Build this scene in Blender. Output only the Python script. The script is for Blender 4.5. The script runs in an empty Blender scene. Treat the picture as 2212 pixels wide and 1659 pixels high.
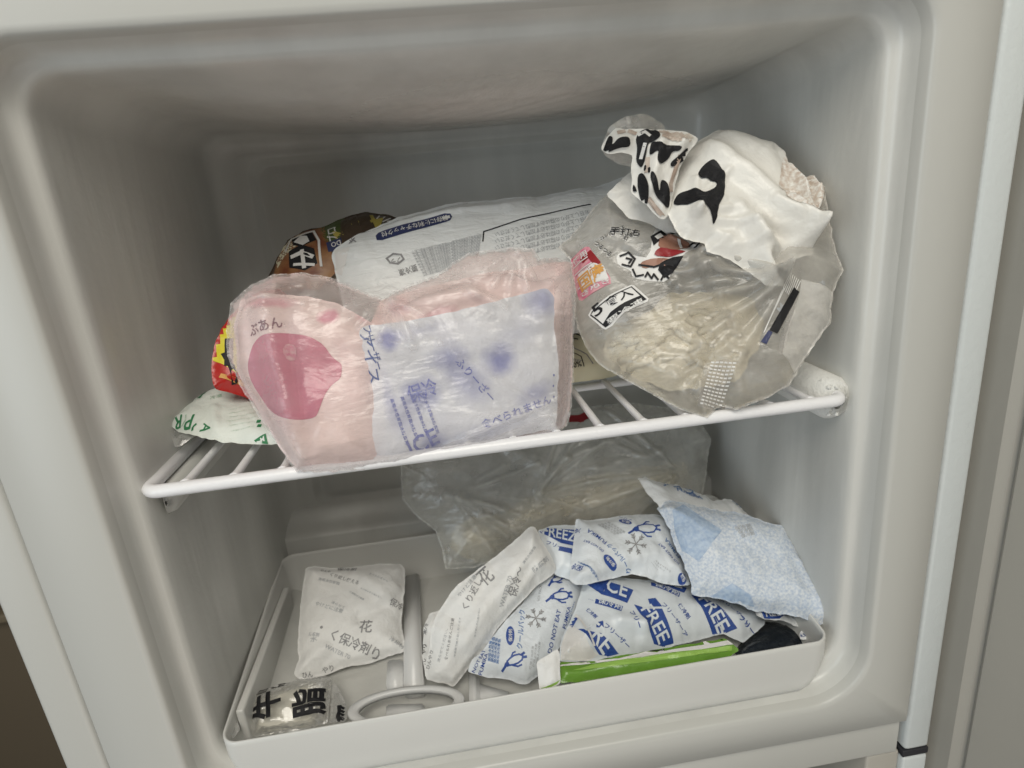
import bpy, bmesh, math, random
import numpy as np
from mathutils import Vector, Matrix, geometry
from mathutils.bvhtree import BVHTree

random.seed(4)
S = bpy.context.scene
COL = S.collection

# ------------------------------------------------------------------ camera
CAM_T = np.array([.1469, -.3074, .1314])
def _rot(a):
    cx, cy, cz = np.cos(a); sx, sy, sz = np.sin(a)
    Rx = np.array([[1,0,0],[0,cx,-sx],[0,sx,cx]]); Ry = np.array([[cy,0,sy],[0,1,0],[-sy,0,cy]])
    Rz = np.array([[cz,-sz,0],[sz,cz,0],[0,0,1]])
    return Rz @ Rx @ Ry
CAM_R = _rot(np.array([-.3044, .094, -.0979]))
FPX = 1308.3
cam = bpy.data.objects.new('camera', bpy.data.cameras.new('camera'))
COL.objects.link(cam)
cam.data.sensor_width = 36; cam.data.sensor_fit = 'HORIZONTAL'
cam.data.lens = FPX / 2212 * 36
m = Matrix.Identity(4)
for i in range(3):
    m[i][0] = CAM_R[i,0]; m[i][1] = CAM_R[i,2]; m[i][2] = -CAM_R[i,1]; m[i][3] = CAM_T[i]
cam.matrix_world = m
cam.data.clip_start = .01; cam.data.clip_end = 50
cam.data.dof.use_dof = True; cam.data.dof.focus_distance = .36; cam.data.dof.aperture_fstop = 9
S.camera = cam
def up(px, py, y=None, z=None, x=None):
    d = CAM_R @ np.array([(px-1106)/FPX, 1, -(py-829.5)/FPX])
    if y is not None: s = (y-CAM_T[1])/d[1]
    elif z is not None: s = (z-CAM_T[2])/d[2]
    else: s = (x-CAM_T[0])/d[0]
    return CAM_T + s*d

# ------------------------------------------------------------------ world, lamps, exposure
W = bpy.data.worlds.new('World'); S.world = W; W.use_nodes = True
W.node_tree.nodes['Background'].inputs[0].default_value = (.80, .86, .88, 1)
W.node_tree.nodes['Background'].inputs[1].default_value = .06
S.view_settings.view_transform = 'Standard'; S.view_settings.look = 'None'
S.cycles.transparent_max_bounces = 32; S.cycles.max_bounces = 14
S.view_settings.exposure = .13; S.view_settings.gamma = 1
def lamp(name, loc, target, size, power, color):
    l = bpy.data.lights.new(name, 'AREA'); l.shape = 'RECTANGLE'; l.size = size[0]; l.size_y = size[1]
    l.energy = power; l.color = color
    o = bpy.data.objects.new(name, l); COL.objects.link(o); o.location = loc
    o.rotation_euler = (Vector(target)-Vector(loc)).to_track_quat('-Z', 'Y').to_euler()
lamp('room_ceiling_light', (.02, -1.0, 1.12), (.18, .02, -.05), (.9, .7), 15.0, (1, .95, .85))
lamp('window_light', (-1.05, -1.15, .12), (.3, .03, -.07), (.9, 1.1), 8.0, (.84, .94, 1))
lamp('right_fill_light', (1.15, -.85, .1), (.25, 0, -.05), (.7, .9), 3.4, (.82, .93, 1))  # added cool fill from the right that lifts the right frame
lamp('floor_bounce_light', (.25, -.95, -.75), (.18, 0, .1), (1.2, .8), 3.2, (1, .93, .86))

# ------------------------------------------------------------------ materials
def new_mat(name):
    mt = bpy.data.materials.new(name); mt.use_nodes = True
    nt = mt.node_tree; nt.nodes.clear()
    return mt, nt, nt.nodes, nt.links
def add_bump(N, L, bs, specs, coord='Object'):
    tc = N.new('ShaderNodeTexCoord'); prev = None
    for (scale, strength, dist, stretch, kind) in specs:
        mp = N.new('ShaderNodeMapping'); mp.inputs['Scale'].default_value = stretch
        L.new(tc.outputs[coord], mp.inputs[0])
        if kind == 'v':
            t = N.new('ShaderNodeTexVoronoi'); t.feature = 'DISTANCE_TO_EDGE'; t.inputs['Scale'].default_value = scale
            out = t.outputs['Distance']
        else:
            t = N.new('ShaderNodeTexNoise'); t.inputs['Scale'].default_value = scale; t.inputs['Detail'].default_value = 4
            t.inputs['Distortion'].default_value = .8 if kind == 'w' else 0
            out = t.outputs['Fac']
        L.new(mp.outputs[0], t.inputs['Vector'])
        b = N.new('ShaderNodeBump'); b.inputs['Strength'].default_value = strength; b.inputs['Distance'].default_value = dist
        L.new(out, b.inputs['Height'])
        if prev: L.new(prev.outputs[0], b.inputs['Normal'])
        prev = b
    if prev:
        for x in bs: L.new(prev.outputs[0], x.inputs['Normal'])
def mat(name, color, rough=.5, bump=(), vary=0, vscale=30, col2=None, spec=.5, sss=0, metal=0, cstretch=None):
    mt, nt, N, L = new_mat(name)
    p = N.new('ShaderNodeBsdfPrincipled'); o = N.new('ShaderNodeOutputMaterial'); L.new(p.outputs[0], o.inputs[0])
    p.inputs['Base Color'].default_value = (*color, 1); p.inputs['Roughness'].default_value = rough
    p.inputs['Specular IOR Level'].default_value = spec; p.inputs['Metallic'].default_value = metal
    if vary or col2:
        tc = N.new('ShaderNodeTexCoord'); t = N.new('ShaderNodeTexNoise'); t.inputs['Scale'].default_value = vscale
        t.inputs['Detail'].default_value = 5; 
        if cstretch:
            cm = N.new('ShaderNodeMapping'); cm.inputs['Scale'].default_value = cstretch; L.new(tc.outputs['Object'], cm.inputs[0]); L.new(cm.outputs[0], t.inputs['Vector'])
        else: L.new(tc.outputs['Object'], t.inputs['Vector'])
        r = N.new('ShaderNodeValToRGB'); r.color_ramp.elements[0].position = .35; r.color_ramp.elements[1].position = .65
        c2 = col2 or tuple(c*(1-vary) for c in color)
        r.color_ramp.elements[0].color = (*c2, 1); r.color_ramp.elements[1].color = (*color, 1)
        L.new(t.outputs['Fac'], r.inputs[0]); L.new(r.outputs[0], p.inputs['Base Color'])
    add_bump(N, L, [p], bump)
    return mt
def film(name, tint, alpha, rough=.3, bump=(), edge=.5, gloss=.25, transl=.22, white=.22):
    """thin plastic film: see-through mixed with milky scattering and a sheen"""
    mt, nt, N, L = new_mat(name)
    o = N.new('ShaderNodeOutputMaterial')
    tr = N.new('ShaderNodeBsdfTransparent'); tr.inputs[0].default_value = (.97, .97, .97, 1)
    d = N.new('ShaderNodeBsdfDiffuse'); d.inputs[0].default_value = (*tint, 1)
    tl = N.new('ShaderNodeBsdfTranslucent'); tl.inputs[0].default_value = (*tint, 1)
    g = N.new('ShaderNodeBsdfGlossy'); g.inputs['Roughness'].default_value = rough; g.inputs[0].default_value = (1,1,1,1)
    m1 = N.new('ShaderNodeMixShader'); m1.inputs[0].default_value = transl
    L.new(d.outputs[0], m1.inputs[1]); L.new(tl.outputs[0], m1.inputs[2])
    lw = N.new('ShaderNodeLayerWeight'); lw.inputs['Blend'].default_value = .35
    ma = N.new('ShaderNodeMath'); ma.operation = 'MULTIPLY_ADD'; ma.inputs[1].default_value = edge; ma.inputs[2].default_value = alpha
    ma.use_clamp = True
    L.new(lw.outputs['Facing'], ma.inputs[0])
    tc = N.new('ShaderNodeTexCoord'); t = N.new('ShaderNodeTexNoise'); t.inputs['Scale'].default_value = 55; t.inputs['Detail'].default_value = 5
    L.new(tc.outputs['Object'], t.inputs['Vector'])
    mv = N.new('ShaderNodeMapRange'); mv.inputs[1].default_value = .35; mv.inputs[2].default_value = .7
    mv.inputs[3].default_value = .75; mv.inputs[4].default_value = 1.3
    L.new(t.outputs['Fac'], mv.inputs[0])
    mm = N.new('ShaderNodeMath'); mm.operation = 'MULTIPLY'; mm.use_clamp = True
    L.new(ma.outputs[0], mm.inputs[0]); L.new(mv.outputs[0], mm.inputs[1])
    ge = N.new('ShaderNodeNewGeometry'); pr = N.new('ShaderNodeMapRange'); pr.inputs[1].default_value = .505; pr.inputs[2].default_value = .58
    pr.inputs[3].default_value = 0; pr.inputs[4].default_value = white
    L.new(ge.outputs['Pointiness'], pr.inputs[0])
    pa = N.new('ShaderNodeMath'); pa.operation = 'ADD'; pa.use_clamp = True; L.new(mm.outputs[0], pa.inputs[0]); L.new(pr.outputs[0], pa.inputs[1]); mm = pa
    m2 = N.new('ShaderNodeMixShader'); L.new(mm.outputs[0], m2.inputs[0]); L.new(tr.outputs[0], m2.inputs[1]); L.new(m1.outputs[0], m2.inputs[2])
    fr = N.new('ShaderNodeFresnel'); fr.inputs[0].default_value = 1.4
    mg = N.new('ShaderNodeMath'); mg.operation = 'MULTIPLY_ADD'; mg.inputs[1].default_value = gloss*2.5; mg.inputs[2].default_value = gloss*.12; mg.use_clamp = True
    L.new(fr.outputs[0], mg.inputs[0])
    m3 = N.new('ShaderNodeMixShader'); L.new(mg.outputs[0], m3.inputs[0]); L.new(m2.outputs[0], m3.inputs[1]); L.new(g.outputs[0], m3.inputs[2])
    L.new(m3.outputs[0], o.inputs[0])
    add_bump(N, L, [d, tl, g, fr, lw], bump)
    return mt

ONE = (1,1,1)
FIB = ((900, .25, .0006, ONE, 'n'), (180, .35, .0015, ONE, 'w'), (45, .35, .004, ONE, 'w'))
CRK = ((700, .12, .0005, ONE, 'n'), (40, .4, .004, ONE, 'w'))
M = {}
M['liner'] = mat('liner_plastic', (.63, .63, .60), .33, ((420, .06, .0006, ONE, 'n'), (15, .22, .006, (1, 1, .16), 'w'), (7, .3, .010, (1, 1, .3), 'w'), (110, .12, .0012, ONE, 'w')), vary=.11, vscale=30, cstretch=(1, 1, .14))
M['ceiling'] = mat('frosted_liner', (.66, .65, .625), .5, ((900, .35, .0008, ONE, 'n'), (160, .3, .0016, ONE, 'w'), (30, .3, .004, ONE, 'w')), vary=.05)
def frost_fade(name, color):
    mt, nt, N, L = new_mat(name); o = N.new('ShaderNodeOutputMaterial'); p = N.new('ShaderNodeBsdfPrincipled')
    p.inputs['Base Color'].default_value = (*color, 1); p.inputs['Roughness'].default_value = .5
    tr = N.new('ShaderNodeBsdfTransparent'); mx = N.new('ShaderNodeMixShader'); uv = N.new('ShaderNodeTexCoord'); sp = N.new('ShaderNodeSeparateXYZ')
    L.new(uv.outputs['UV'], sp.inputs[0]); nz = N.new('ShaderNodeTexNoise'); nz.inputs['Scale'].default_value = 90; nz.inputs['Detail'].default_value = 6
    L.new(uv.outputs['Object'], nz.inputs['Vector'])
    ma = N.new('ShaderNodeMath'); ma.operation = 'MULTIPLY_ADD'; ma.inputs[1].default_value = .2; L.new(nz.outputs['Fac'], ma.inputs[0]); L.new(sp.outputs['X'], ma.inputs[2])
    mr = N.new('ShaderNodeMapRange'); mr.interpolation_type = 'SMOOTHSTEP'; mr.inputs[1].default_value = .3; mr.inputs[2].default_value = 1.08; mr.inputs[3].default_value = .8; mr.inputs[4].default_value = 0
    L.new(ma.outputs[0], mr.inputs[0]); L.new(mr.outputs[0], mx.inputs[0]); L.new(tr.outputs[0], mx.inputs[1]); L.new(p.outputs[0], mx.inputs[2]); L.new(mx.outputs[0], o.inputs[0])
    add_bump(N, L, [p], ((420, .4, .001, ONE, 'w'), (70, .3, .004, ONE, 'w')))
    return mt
M['litfrost'] = frost_fade('lit_patch_frost', (.78, .745, .70))  # pale warm frost colour that also paints in the lit ceiling patch
M['frame'] = mat('frame_plastic', (.535, .535, .505), .36, ((600, .05, .0004, ONE, 'n'), (7, .15, .008, (1, 1, .4), 'w')))
M['steel'] = mat('textured_white_steel', (.62, .655, .655), .3, ((260, .25, .0010, ONE, 'w'), (90, .15, .0015, ONE, 'w')))
M['groove'] = mat('dark_gap', (.05, .05, .05), .8)
M['doorpl'] = mat('door_liner', (.44, .42, .375), .45, ((20, .1, .004, ONE, 'w'),))
M['rubber'] = mat('rubber', (.02, .02, .025), .6)
M['tray'] = mat('tray_plastic', (.65, .65, .625), .33, ((300, .04, .0005, ONE, 'n'), (14, .1, .004, ONE, 'w')))
M['wire'] = mat('coated_wire', (.86, .86, .88), .3, ((350, .25, .0008, ONE, 'w'),))
M['frost'] = mat('frosty_plastic', (.80, .80, .77), .6, ((700, .6, .0012, ONE, 'n'), (120, .5, .002, ONE, 'w')), vary=.1)
M['floor'] = mat('brown_floor', (.13, .10, .065), .5, vary=.4, vscale=6)
M['wall'] = mat('dim_wall', (.19, .15, .10), .7)
M['trim'] = mat('wall_trim', (.27, .22, .15), .5)

M['pack_grey'] = mat('nonwoven_grey', (.79, .79, .775), .55, FIB, vary=.06)
M['pack_white'] = mat('nonwoven_white', (.81, .83, .84), .5, FIB, vary=.06)
M['pack_blue'] = mat('nonwoven_blue', (.73, .77, .805), .5, FIB, vary=.1, vscale=60)
M['pack_smooth'] = mat('smooth_pack', (.71, .755, .79), .35, ((60, .35, .003, ONE, 'w'),), vary=.08)
M['pack_mottled'] = mat('mottled_paper', (.70, .74, .78), .5, CRK, col2=(.45, .53, .65), vscale=560)
M['mottle_print'] = mat('faded_blue_print', (.46, .56, .69), .5, CRK, col2=(.33, .44, .61), vscale=420)
M['pack_green'] = mat('pale_green_pack', (.74, .79, .74), .5, FIB, vary=.07)
M['whitebag'] = mat('white_film_bag', (.78, .80, .80), .38, ((60, .5, .003, (1, 3, 1), 'w'), (200, .3, .001, ONE, 'w')), vary=.05)
M['wrap'] = mat('white_printed_film', (.78, .765, .72), .38, ((70, .35, .003, ONE, 'w'), (300, .3, .0008, ONE, 'w')), vary=.06)
M['cream'] = mat('cream_pack', (.72, .69, .52), .45, ((80, .3, .002, ONE, 'w'),))
M['green'] = mat('green_film', (.16, .33, .045), .25, ((70, .4, .002, ONE, 'w'),), vary=.25, vscale=25)
M['lime'] = mat('lime_film', (.30, .50, .10), .3, ((70, .4, .002, ONE, 'w'),))
M['red'] = mat('red_film', (.45, .02, .015), .3, ((70, .4, .002, ONE, 'w'),))
M['yellow'] = mat('yellow_print', (.70, .62, .04), .35)
M['black'] = mat('black_print', (.012, .012, .014), .6, spec=.3)
M['rose'] = mat('rose_print', (.60, .17, .25), .5, col2=(.53, .13, .21), vscale=30)
M['speck'] = mat('speckled_wrap', (.78, .765, .72), .38, ((70, .35, .003, ONE, 'w'),), col2=(.52, .43, .36), vscale=380)
M['blackbag'] = mat('black_film', (.014, .018, .024), .25, ((60, .6, .004, ONE, 'w'),))
M['navy'] = mat('navy_print', (.025, .035, .11), .45)
M['veil'] = mat('veiled_blue_print', (.10, .12, .42), .5, col2=(.22, .25, .53), vscale=500)
M['blue'] = mat('blue_print', (.018, .055, .26), .5, ((500, .3, .0005, ONE, 'n'),), col2=(.03, .085, .32), vscale=500)
M['blue2'] = mat('soft_blue_print', (.04, .13, .36), .5, col2=(.08, .19, .43), vscale=400)
M['grey'] = mat('grey_print', (.20, .20, .21), .5, col2=(.33, .33, .33), vscale=500)
M['grey2'] = mat('pale_grey_print', (.36, .38, .40), .5, col2=(.5, .51, .52), vscale=400)
M['greenp'] = mat('green_print', (.03, .2, .08), .5)
M['green2'] = mat('faded_green_print', (.35, .5, .38), .5, col2=(.6, .68, .6), vscale=350)
M['whitep'] = mat('white_print', (.74, .73, .71), .45)
M['brown'] = mat('brown_print', (.42, .32, .26), .5, col2=(.6, .52, .45), vscale=150)
M['tan'] = mat('tan_print', (.56, .47, .40), .5, col2=(.7, .65, .58), vscale=260)
M['meat'] = mat('meat_print', (.17, .05, .02), .4, col2=(.33, .17, .07), vscale=90)
M['skin'] = mat('rust_print', (.32, .16, .11), .45)
M['darkred'] = mat('dark_red_print', (.27, .015, .02), .45)
M['pinkp'] = mat('pink_print', (.62, .16, .26), .45, col2=(.7, .4, .42), vscale=300)
M['orangep'] = mat('orange_print', (.66, .34, .09), .45)
M['darkpack'] = mat('dark_brown_film', (.06, .04, .025), .28, ((60, .4, .003, ONE, 'w'),))
M['olive'] = mat('olive_print', (.06, .09, .02), .35)
M['gold'] = mat('gold_print', (.45, .37, .08), .35)
M['plum'] = mat('plum_print', (.20, .06, .09), .5)
M['udon'] = mat('frozen_noodle', (.80, .72, .55), .45, ((140, .5, .003, (1, 3, 1), 'w'),), col2=(.62, .55, .40), vscale=50, sss=.1)
M['fat'] = mat('beef_fat', (.80, .77, .66), .4, ((90, .4, .003, ONE, 'w'),), vary=.15)
M['scoop'] = mat('white_plastic', (.70, .705, .70), .3, ((50, .04, .001, ONE, 'w'),))

WR = ((16, .45, .008, (1, 2.6, 1), 'w'), (60, .32, .003, (1, 2.2, 1), 'w'), (300, .12, .0006, ONE, 'w'))
M['film_frost'] = film('frosted_film', (.92, .88, .86), .12, .30, WR, .30, .20)
M['film_bag'] = film('hazy_film', (.80, .77, .71), .24, .30, WR, .32, .26)
M['film_clear'] = film('clear_film', (.84, .83, .77), .25, .28, WR, .32, .26)
M['film_milky'] = film('milky_film', (.84, .82, .78), .55, .30, WR, .2, .25)
M['film_thin'] = film('thin_clear_film', (.72, .72, .70), .14, .16, WR, .5, .35)
M['hatch'] = mat('embossed_seal', (.83, .82, .80), .3)

def blob_mat(name, base, blobs, bump, rough=.45, base2=None):
    """printed pattern of soft ellipses given in the sheet's own UV (metres)"""
    mt, nt, N, L = new_mat(name)
    p = N.new('ShaderNodeBsdfPrincipled'); o = N.new('ShaderNodeOutputMaterial'); L.new(p.outputs[0], o.inputs[0])
    p.inputs['Roughness'].default_value = rough
    uv = N.new('ShaderNodeTexCoord')
    nz = N.new('ShaderNodeTexNoise'); nz.inputs['Scale'].default_value = 130; nz.inputs['Detail'].default_value = 3
    L.new(uv.outputs['UV'], nz.inputs['Vector'])
    sb = N.new('ShaderNodeVectorMath'); sb.operation = 'SUBTRACT'; sb.inputs[1].default_value = (.5,.5,.5); L.new(nz.outputs['Color'], sb.inputs[0])
    sc = N.new('ShaderNodeVectorMath'); sc.operation = 'SCALE'; sc.inputs['Scale'].default_value = .006; L.new(sb.outputs[0], sc.inputs[0])
    ad = N.new('ShaderNodeVectorMath'); ad.operation = 'ADD'; L.new(uv.outputs['UV'], ad.inputs[0]); L.new(sc.outputs[0], ad.inputs[1])
    cur = N.new('ShaderNodeRGB'); cur.outputs[0].default_value = (*base, 1); cur = cur.outputs[0]
    if base2:
        n2 = N.new('ShaderNodeTexNoise'); n2.inputs['Scale'].default_value = 28; L.new(uv.outputs['UV'], n2.inputs['Vector'])
        mr = N.new('ShaderNodeMapRange'); mr.inputs[1].default_value = .4; mr.inputs[2].default_value = .65; L.new(n2.outputs['Fac'], mr.inputs[0])
        mx = N.new('ShaderNodeMix'); mx.data_type = 'RGBA'; L.new(mr.outputs[0], mx.inputs['Factor']); L.new(cur, mx.inputs['A']); mx.inputs['B'].default_value = (*base2, 1)
        cur = mx.outputs['Result']
    for (u, v, ru, rv, ang, colr, soft, amt) in blobs:
        mp = N.new('ShaderNodeMapping'); mp.vector_type = 'TEXTURE'
        mp.inputs['Location'].default_value = (u, v, 0); mp.inputs['Rotation'].default_value = (0, 0, ang); mp.inputs['Scale'].default_value = (ru, rv, 1)
        L.new(ad.outputs[0], mp.inputs[0])
        ln = N.new('ShaderNodeVectorMath'); ln.operation = 'LENGTH'; L.new(mp.outputs[0], ln.inputs[0])
        mr = N.new('ShaderNodeMapRange'); mr.inputs[1].default_value = 1-soft; mr.inputs[2].default_value = 1+soft
        mr.inputs[3].default_value = amt; mr.inputs[4].default_value = 0
        L.new(ln.outputs['Value'], mr.inputs[0])
        mx = N.new('ShaderNodeMix'); mx.data_type = 'RGBA'; L.new(mr.outputs[0], mx.inputs['Factor']); L.new(cur, mx.inputs['A']); mx.inputs['B'].default_value = (*colr, 1)
        cur = mx.outputs['Result']
    L.new(cur, p.inputs['Base Color'])
    add_bump(N, L, [p], bump)
    return mt

# ------------------------------------------------------------------ object helpers
def tag(o, label=None, cat=None, group=None, kind=None):
    if label: o['label'] = label
    if cat: o['category'] = cat
    if group: o['group'] = group
    if kind: o['kind'] = kind
    return o
def link(name, bm, m, parent=None, smooth=True, mods=()):
    me = bpy.data.meshes.new(name); bm.to_mesh(me); bm.free()
    if smooth:
        for p in me.polygons: p.use_smooth = True
    o = bpy.data.objects.new(name, me); COL.objects.link(o); me.materials.append(m)
    if parent: o.parent = parent
    return o
def empty(name, loc, label, cat, group=None, kind=None):
    o = bpy.data.objects.new(name, None); o.empty_display_size = .02; COL.objects.link(o); o.location = loc
    tag(o, label, cat, group, kind)
    return o
def child(o, par):
    """keep world placement while parenting (parents here are never rotated unless noted)"""
    o.parent = par; o.matrix_parent_inverse = Matrix.Translation(par.location).inverted(); return o
def box(bm, x0, x1, y0, y1, z0, z1, bev=0, seg=3):
    r = bmesh.ops.create_cube(bm, size=1)
    vs = r['verts']
    for v in vs: v.co = Vector((x0+(v.co.x+.5)*(x1-x0), y0+(v.co.y+.5)*(y1-y0), z0+(v.co.z+.5)*(z1-z0)))
    if bev:
        es = list({e for v in vs for e in v.link_edges})
        bmesh.ops.bevel(bm, geom=es, offset=bev, segments=seg, affect='EDGES', profile=.5)
def rrect(x0, x1, z0, z1, r, n=10, top=1):
    pts = []
    rt = r*top
    for cx, cz, a0, r in ((x1-rt, z1-rt, 0, rt), (x0+rt, z1-rt, 90, rt), (x0+r, z0+r, 180, r), (x1-r, z0+r, 270, r)):
        for k in range(n+1):
            a = math.radians(a0+90*k/n); pts.append((cx+r*math.cos(a), cz+r*math.sin(a)))
    return pts
def loft(bm, loops, close=True, cap=False):
    rows = [[bm.verts.new(p) for p in lp] for lp in loops]
    n = len(rows[0])
    for a, b in zip(rows, rows[1:]):
        for i in range(n if close else n-1):
            j = (i+1) % n; bm.faces.new((a[i], a[j], b[j], b[i]))
    if cap: bm.faces.new(rows[-1])
    return rows
def tube(bm, pts, r, n=12, caps=True):
    pts = [Vector(p) for p in pts]; rows = []
    prev = None
    for i, p in enumerate(pts):
        t = ((pts[min(i+1, len(pts)-1)]-pts[max(i-1, 0)])).normalized()
        a = t.cross(Vector((0,0,1)) if abs(t.z) < .9 else Vector((1,0,0))).normalized() if prev is None else (prev - t*prev.dot(t)).normalized()
        prev = a; b = t.cross(a)
        rr = r[i] if isinstance(r, (list, tuple)) else r
        rows.append([bm.verts.new(p + a*rr*math.cos(2*math.pi*k/n) + b*rr*math.sin(2*math.pi*k/n)) for k in range(n)])
    for A, B in zip(rows, rows[1:]):
        for k in range(n): bm.faces.new((A[k], A[(k+1) % n], B[(k+1) % n], B[k]))
    if caps: bm.faces.new(rows[0][::-1]); bm.faces.new(rows[-1])

# ------------------------------------------------------------------ refrigerator: flange, frame, liner, back wall, crossbar, door
YF = -0.0180  # frame, liner, door, tray and tray-content coordinates were scaled up about the camera position
fr = empty('refrigerator', (.18, .1, -.23), 'white top freezer compartment of a refrigerator standing open', 'refrigerator')
def P(o): return child(o, fr)
HX0, HX1, HZ0, HZ1 = -0.0319, 0.3875, -0.2050, 0.2077
def rr_loop(ins, y, r, n=12, dz=0):
    return [(x, y, z) for x, z in rrect(HX0+ins, HX1-ins, HZ0+ins+dz, HZ1-ins, r, n, .66)]
# flat frame with the hole
bm = bmesh.new()
X0, X1, Z0, Z1 = -0.0716, 0.4209, -0.2316, 0.2677
n = 12
outer = []
for (x, y, z) in rr_loop(0, YF, .036, n):
    outer.append((x, z))
def to_outer(i, tot):
    q, k = divmod(i, n+1); cs = [(X1, Z1), (X0, Z1), (X0, Z0), (X1, Z0)]
    cx, cz = cs[q]; t = k/n
    hx, hz = outer[i]
    if q == 0: return (cx, hz+(cz-hz)*min(1, 2*t)) if t <= .5 else (hx+(cx-hx)*(1-(t-.5)*2), cz)
    if q == 1: return (hx+(cx-hx)*min(1, 2*t), cz) if t <= .5 else (cx, hz+(cz-hz)*(1-(t-.5)*2))
    if q == 2: return (cx, hz+(cz-hz)*min(1, 2*t)) if t <= .5 else (hx+(cx-hx)*(1-(t-.5)*2), cz)
    return (hx+(cx-hx)*min(1, 2*t), cz) if t <= .5 else (cx, hz+(cz-hz)*(1-(t-.5)*2))
ol = [to_outer(i, 4*(n+1)) for i in range(4*(n+1))]
loft(bm, [[(x, YF+.006, z) for x, z in ol], [(x, YF+.0008, z) for x, z in ol],
          [(x+(hx-x)*.02, YF, z+(hz-z)*.02) for (x, z), (hx, hz) in zip(ol, outer)],
          rr_loop(-.004, YF, .040), rr_loop(-.0012, YF+.0006, .037), rr_loop(0, YF+.0022, .036), rr_loop(.001, YF+.0075, .035)])
P(link('front_frame', bm, M['frame']))
# liner: step, ridge, walls (ceiling and back are pieces of their own)
BACK = 0.1969
def liner_loops():
    L_ = [(.001, YF+.0075, .035), (.002, YF+.0115, .034), (.0028, YF+.0150, .033), (.0046, YF+.0172, .031), (.0070, YF+.0182, .030), (.0088, YF+.0196, .029),
          (.0098, YF+.022, .028), (.0103, YF+.026, .027), (.0106, YF+.032, .026)]
    for k in range(1, 20): L_.append((.0106+.006*k/20, YF+.032+k*(BACK-.014-YF-.032)/20, .026))
    for k in range(0, 7):
        a = math.radians(90*k/6); L_.append((.0166+.014*(1-math.cos(a)), BACK-.014+.014*math.sin(a), .026-.004*k/6))
    return L_
bm = bmesh.new()
LL = liner_loops()
nn = 28
rows = []
for ins, y, r in LL:
    pts = rrect(HX0+ins, HX1-ins, HZ0+ins, HZ1-ins, r, 12, .66)
    out = []
    for i in range(len(pts)):
        a = pts[i]; b = pts[(i+1) % len(pts)]; out.append(a)
        if i % 13 == 12:
            for k in range(1, nn): out.append((a[0]+(b[0]-a[0])*k/nn, a[1]+(b[1]-a[1])*k/nn))
    # bulging ceiling, gently wavy side walls
    o2 = []
    for x, z in out:
        d = max(0, min(1, (y+.004)/.06)) * max(0, min(1, (BACK-y)/.03))
        if z > .12:
            u = max(0, 1-((x-.19)/.17)**2)
            z -= .013*(u**.7)*d*(1 if z > .17 else 0) if z > HZ1-ins-.0005 else 0
        elif z > -.17:
            s = -1 if x > .1 else 1
            f = math.sin((z+.17)/.29*math.pi)
            x += s*d*f*.0012*math.sin(y*95+1)*(1+.4*math.sin(z*40))
        o2.append((x, y, z))
    rows.append(o2)
loft(bm, rows)
bmesh.ops.recalc_face_normals(bm, faces=bm.faces)
P(link('inner_liner', bm, M['liner']))
# frost layer on the bulging ceiling; its pale tone also paints a lit patch
CEIL_INS = lambda y: .0106+.006*(y-YF-.032)/(BACK-.014-YF-.032)
def ceil_z(x, y):
    d = max(0, min(1, (y+.004)/.06)) * max(0, min(1, (BACK-y)/.03)); u = max(0, 1-((x-.19)/.17)**2)
    return HZ1-CEIL_INS(y)-.013*(u**.7)*d
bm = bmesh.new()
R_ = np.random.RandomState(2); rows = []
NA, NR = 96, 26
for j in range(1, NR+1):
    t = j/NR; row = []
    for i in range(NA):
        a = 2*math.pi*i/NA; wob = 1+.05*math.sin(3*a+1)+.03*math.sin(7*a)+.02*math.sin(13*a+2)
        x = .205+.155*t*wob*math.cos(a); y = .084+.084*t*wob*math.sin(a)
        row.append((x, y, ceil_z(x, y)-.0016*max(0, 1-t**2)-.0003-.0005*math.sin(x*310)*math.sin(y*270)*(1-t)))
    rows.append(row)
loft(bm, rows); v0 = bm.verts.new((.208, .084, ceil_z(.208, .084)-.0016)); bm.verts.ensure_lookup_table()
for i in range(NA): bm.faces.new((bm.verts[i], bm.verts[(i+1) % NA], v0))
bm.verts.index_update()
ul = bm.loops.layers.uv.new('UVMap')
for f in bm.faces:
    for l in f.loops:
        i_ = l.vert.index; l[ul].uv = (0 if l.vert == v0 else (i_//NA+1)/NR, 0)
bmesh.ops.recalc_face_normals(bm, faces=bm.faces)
P(tag(link('lit_ceiling_frost', bm, M['litfrost']), kind='stuff'))
# back wall with a recessed panel
bm = bmesh.new()
ins = .0306
a = [(x, BACK, z) for x, z in rrect(HX0+ins, HX1-ins, HZ0+ins, HZ1-ins, .022, 12, .66)]
def panel(x0, x1, z0, z1, r, y): return [(x, y, z) for x, z in rrect(x0, x1, z0, z1, r, 12)]
loft(bm, [a, panel(0.0103, 0.3452, -0.1225, 0.1738, .014, BACK), panel(0.0119, 0.3437, -0.1210, 0.1722, .013, BACK+.001), panel(0.0155, 0.3400, -0.1173, 0.1685, .012, BACK+.0075),
          panel(0.0171, 0.3384, -0.1158, 0.1670, .012, BACK+.0085), panel(0.0218, 0.3338, -0.1111, 0.1623, .010, BACK+.0060)], cap=True)
P(link('back_wall', bm, M['liner']))
# stepped ledge at the foot of the back wall
bm = bmesh.new()
prof = [(0.1975, -0.1184), (0.1938, -0.1210), (0.1922, -0.1246), (0.1886, -0.1298), (0.1834, -0.1351), (0.1787, -0.1377), (0.1776, -0.1403), (0.1776, -0.2008)]
for (y0, z0), (y1, z1) in zip(prof, prof[1:]):
    v = [bm.verts.new(p) for p in ((-0.0184, y0, z0), (0.3739, y0, z0), (0.3739, y1, z1), (-0.0184, y1, z1))]
    bm.faces.new(v)
bmesh.ops.remove_doubles(bm, verts=bm.verts, dist=1e-5)
P(link('rear_ledge', bm, M['liner']))
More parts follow.
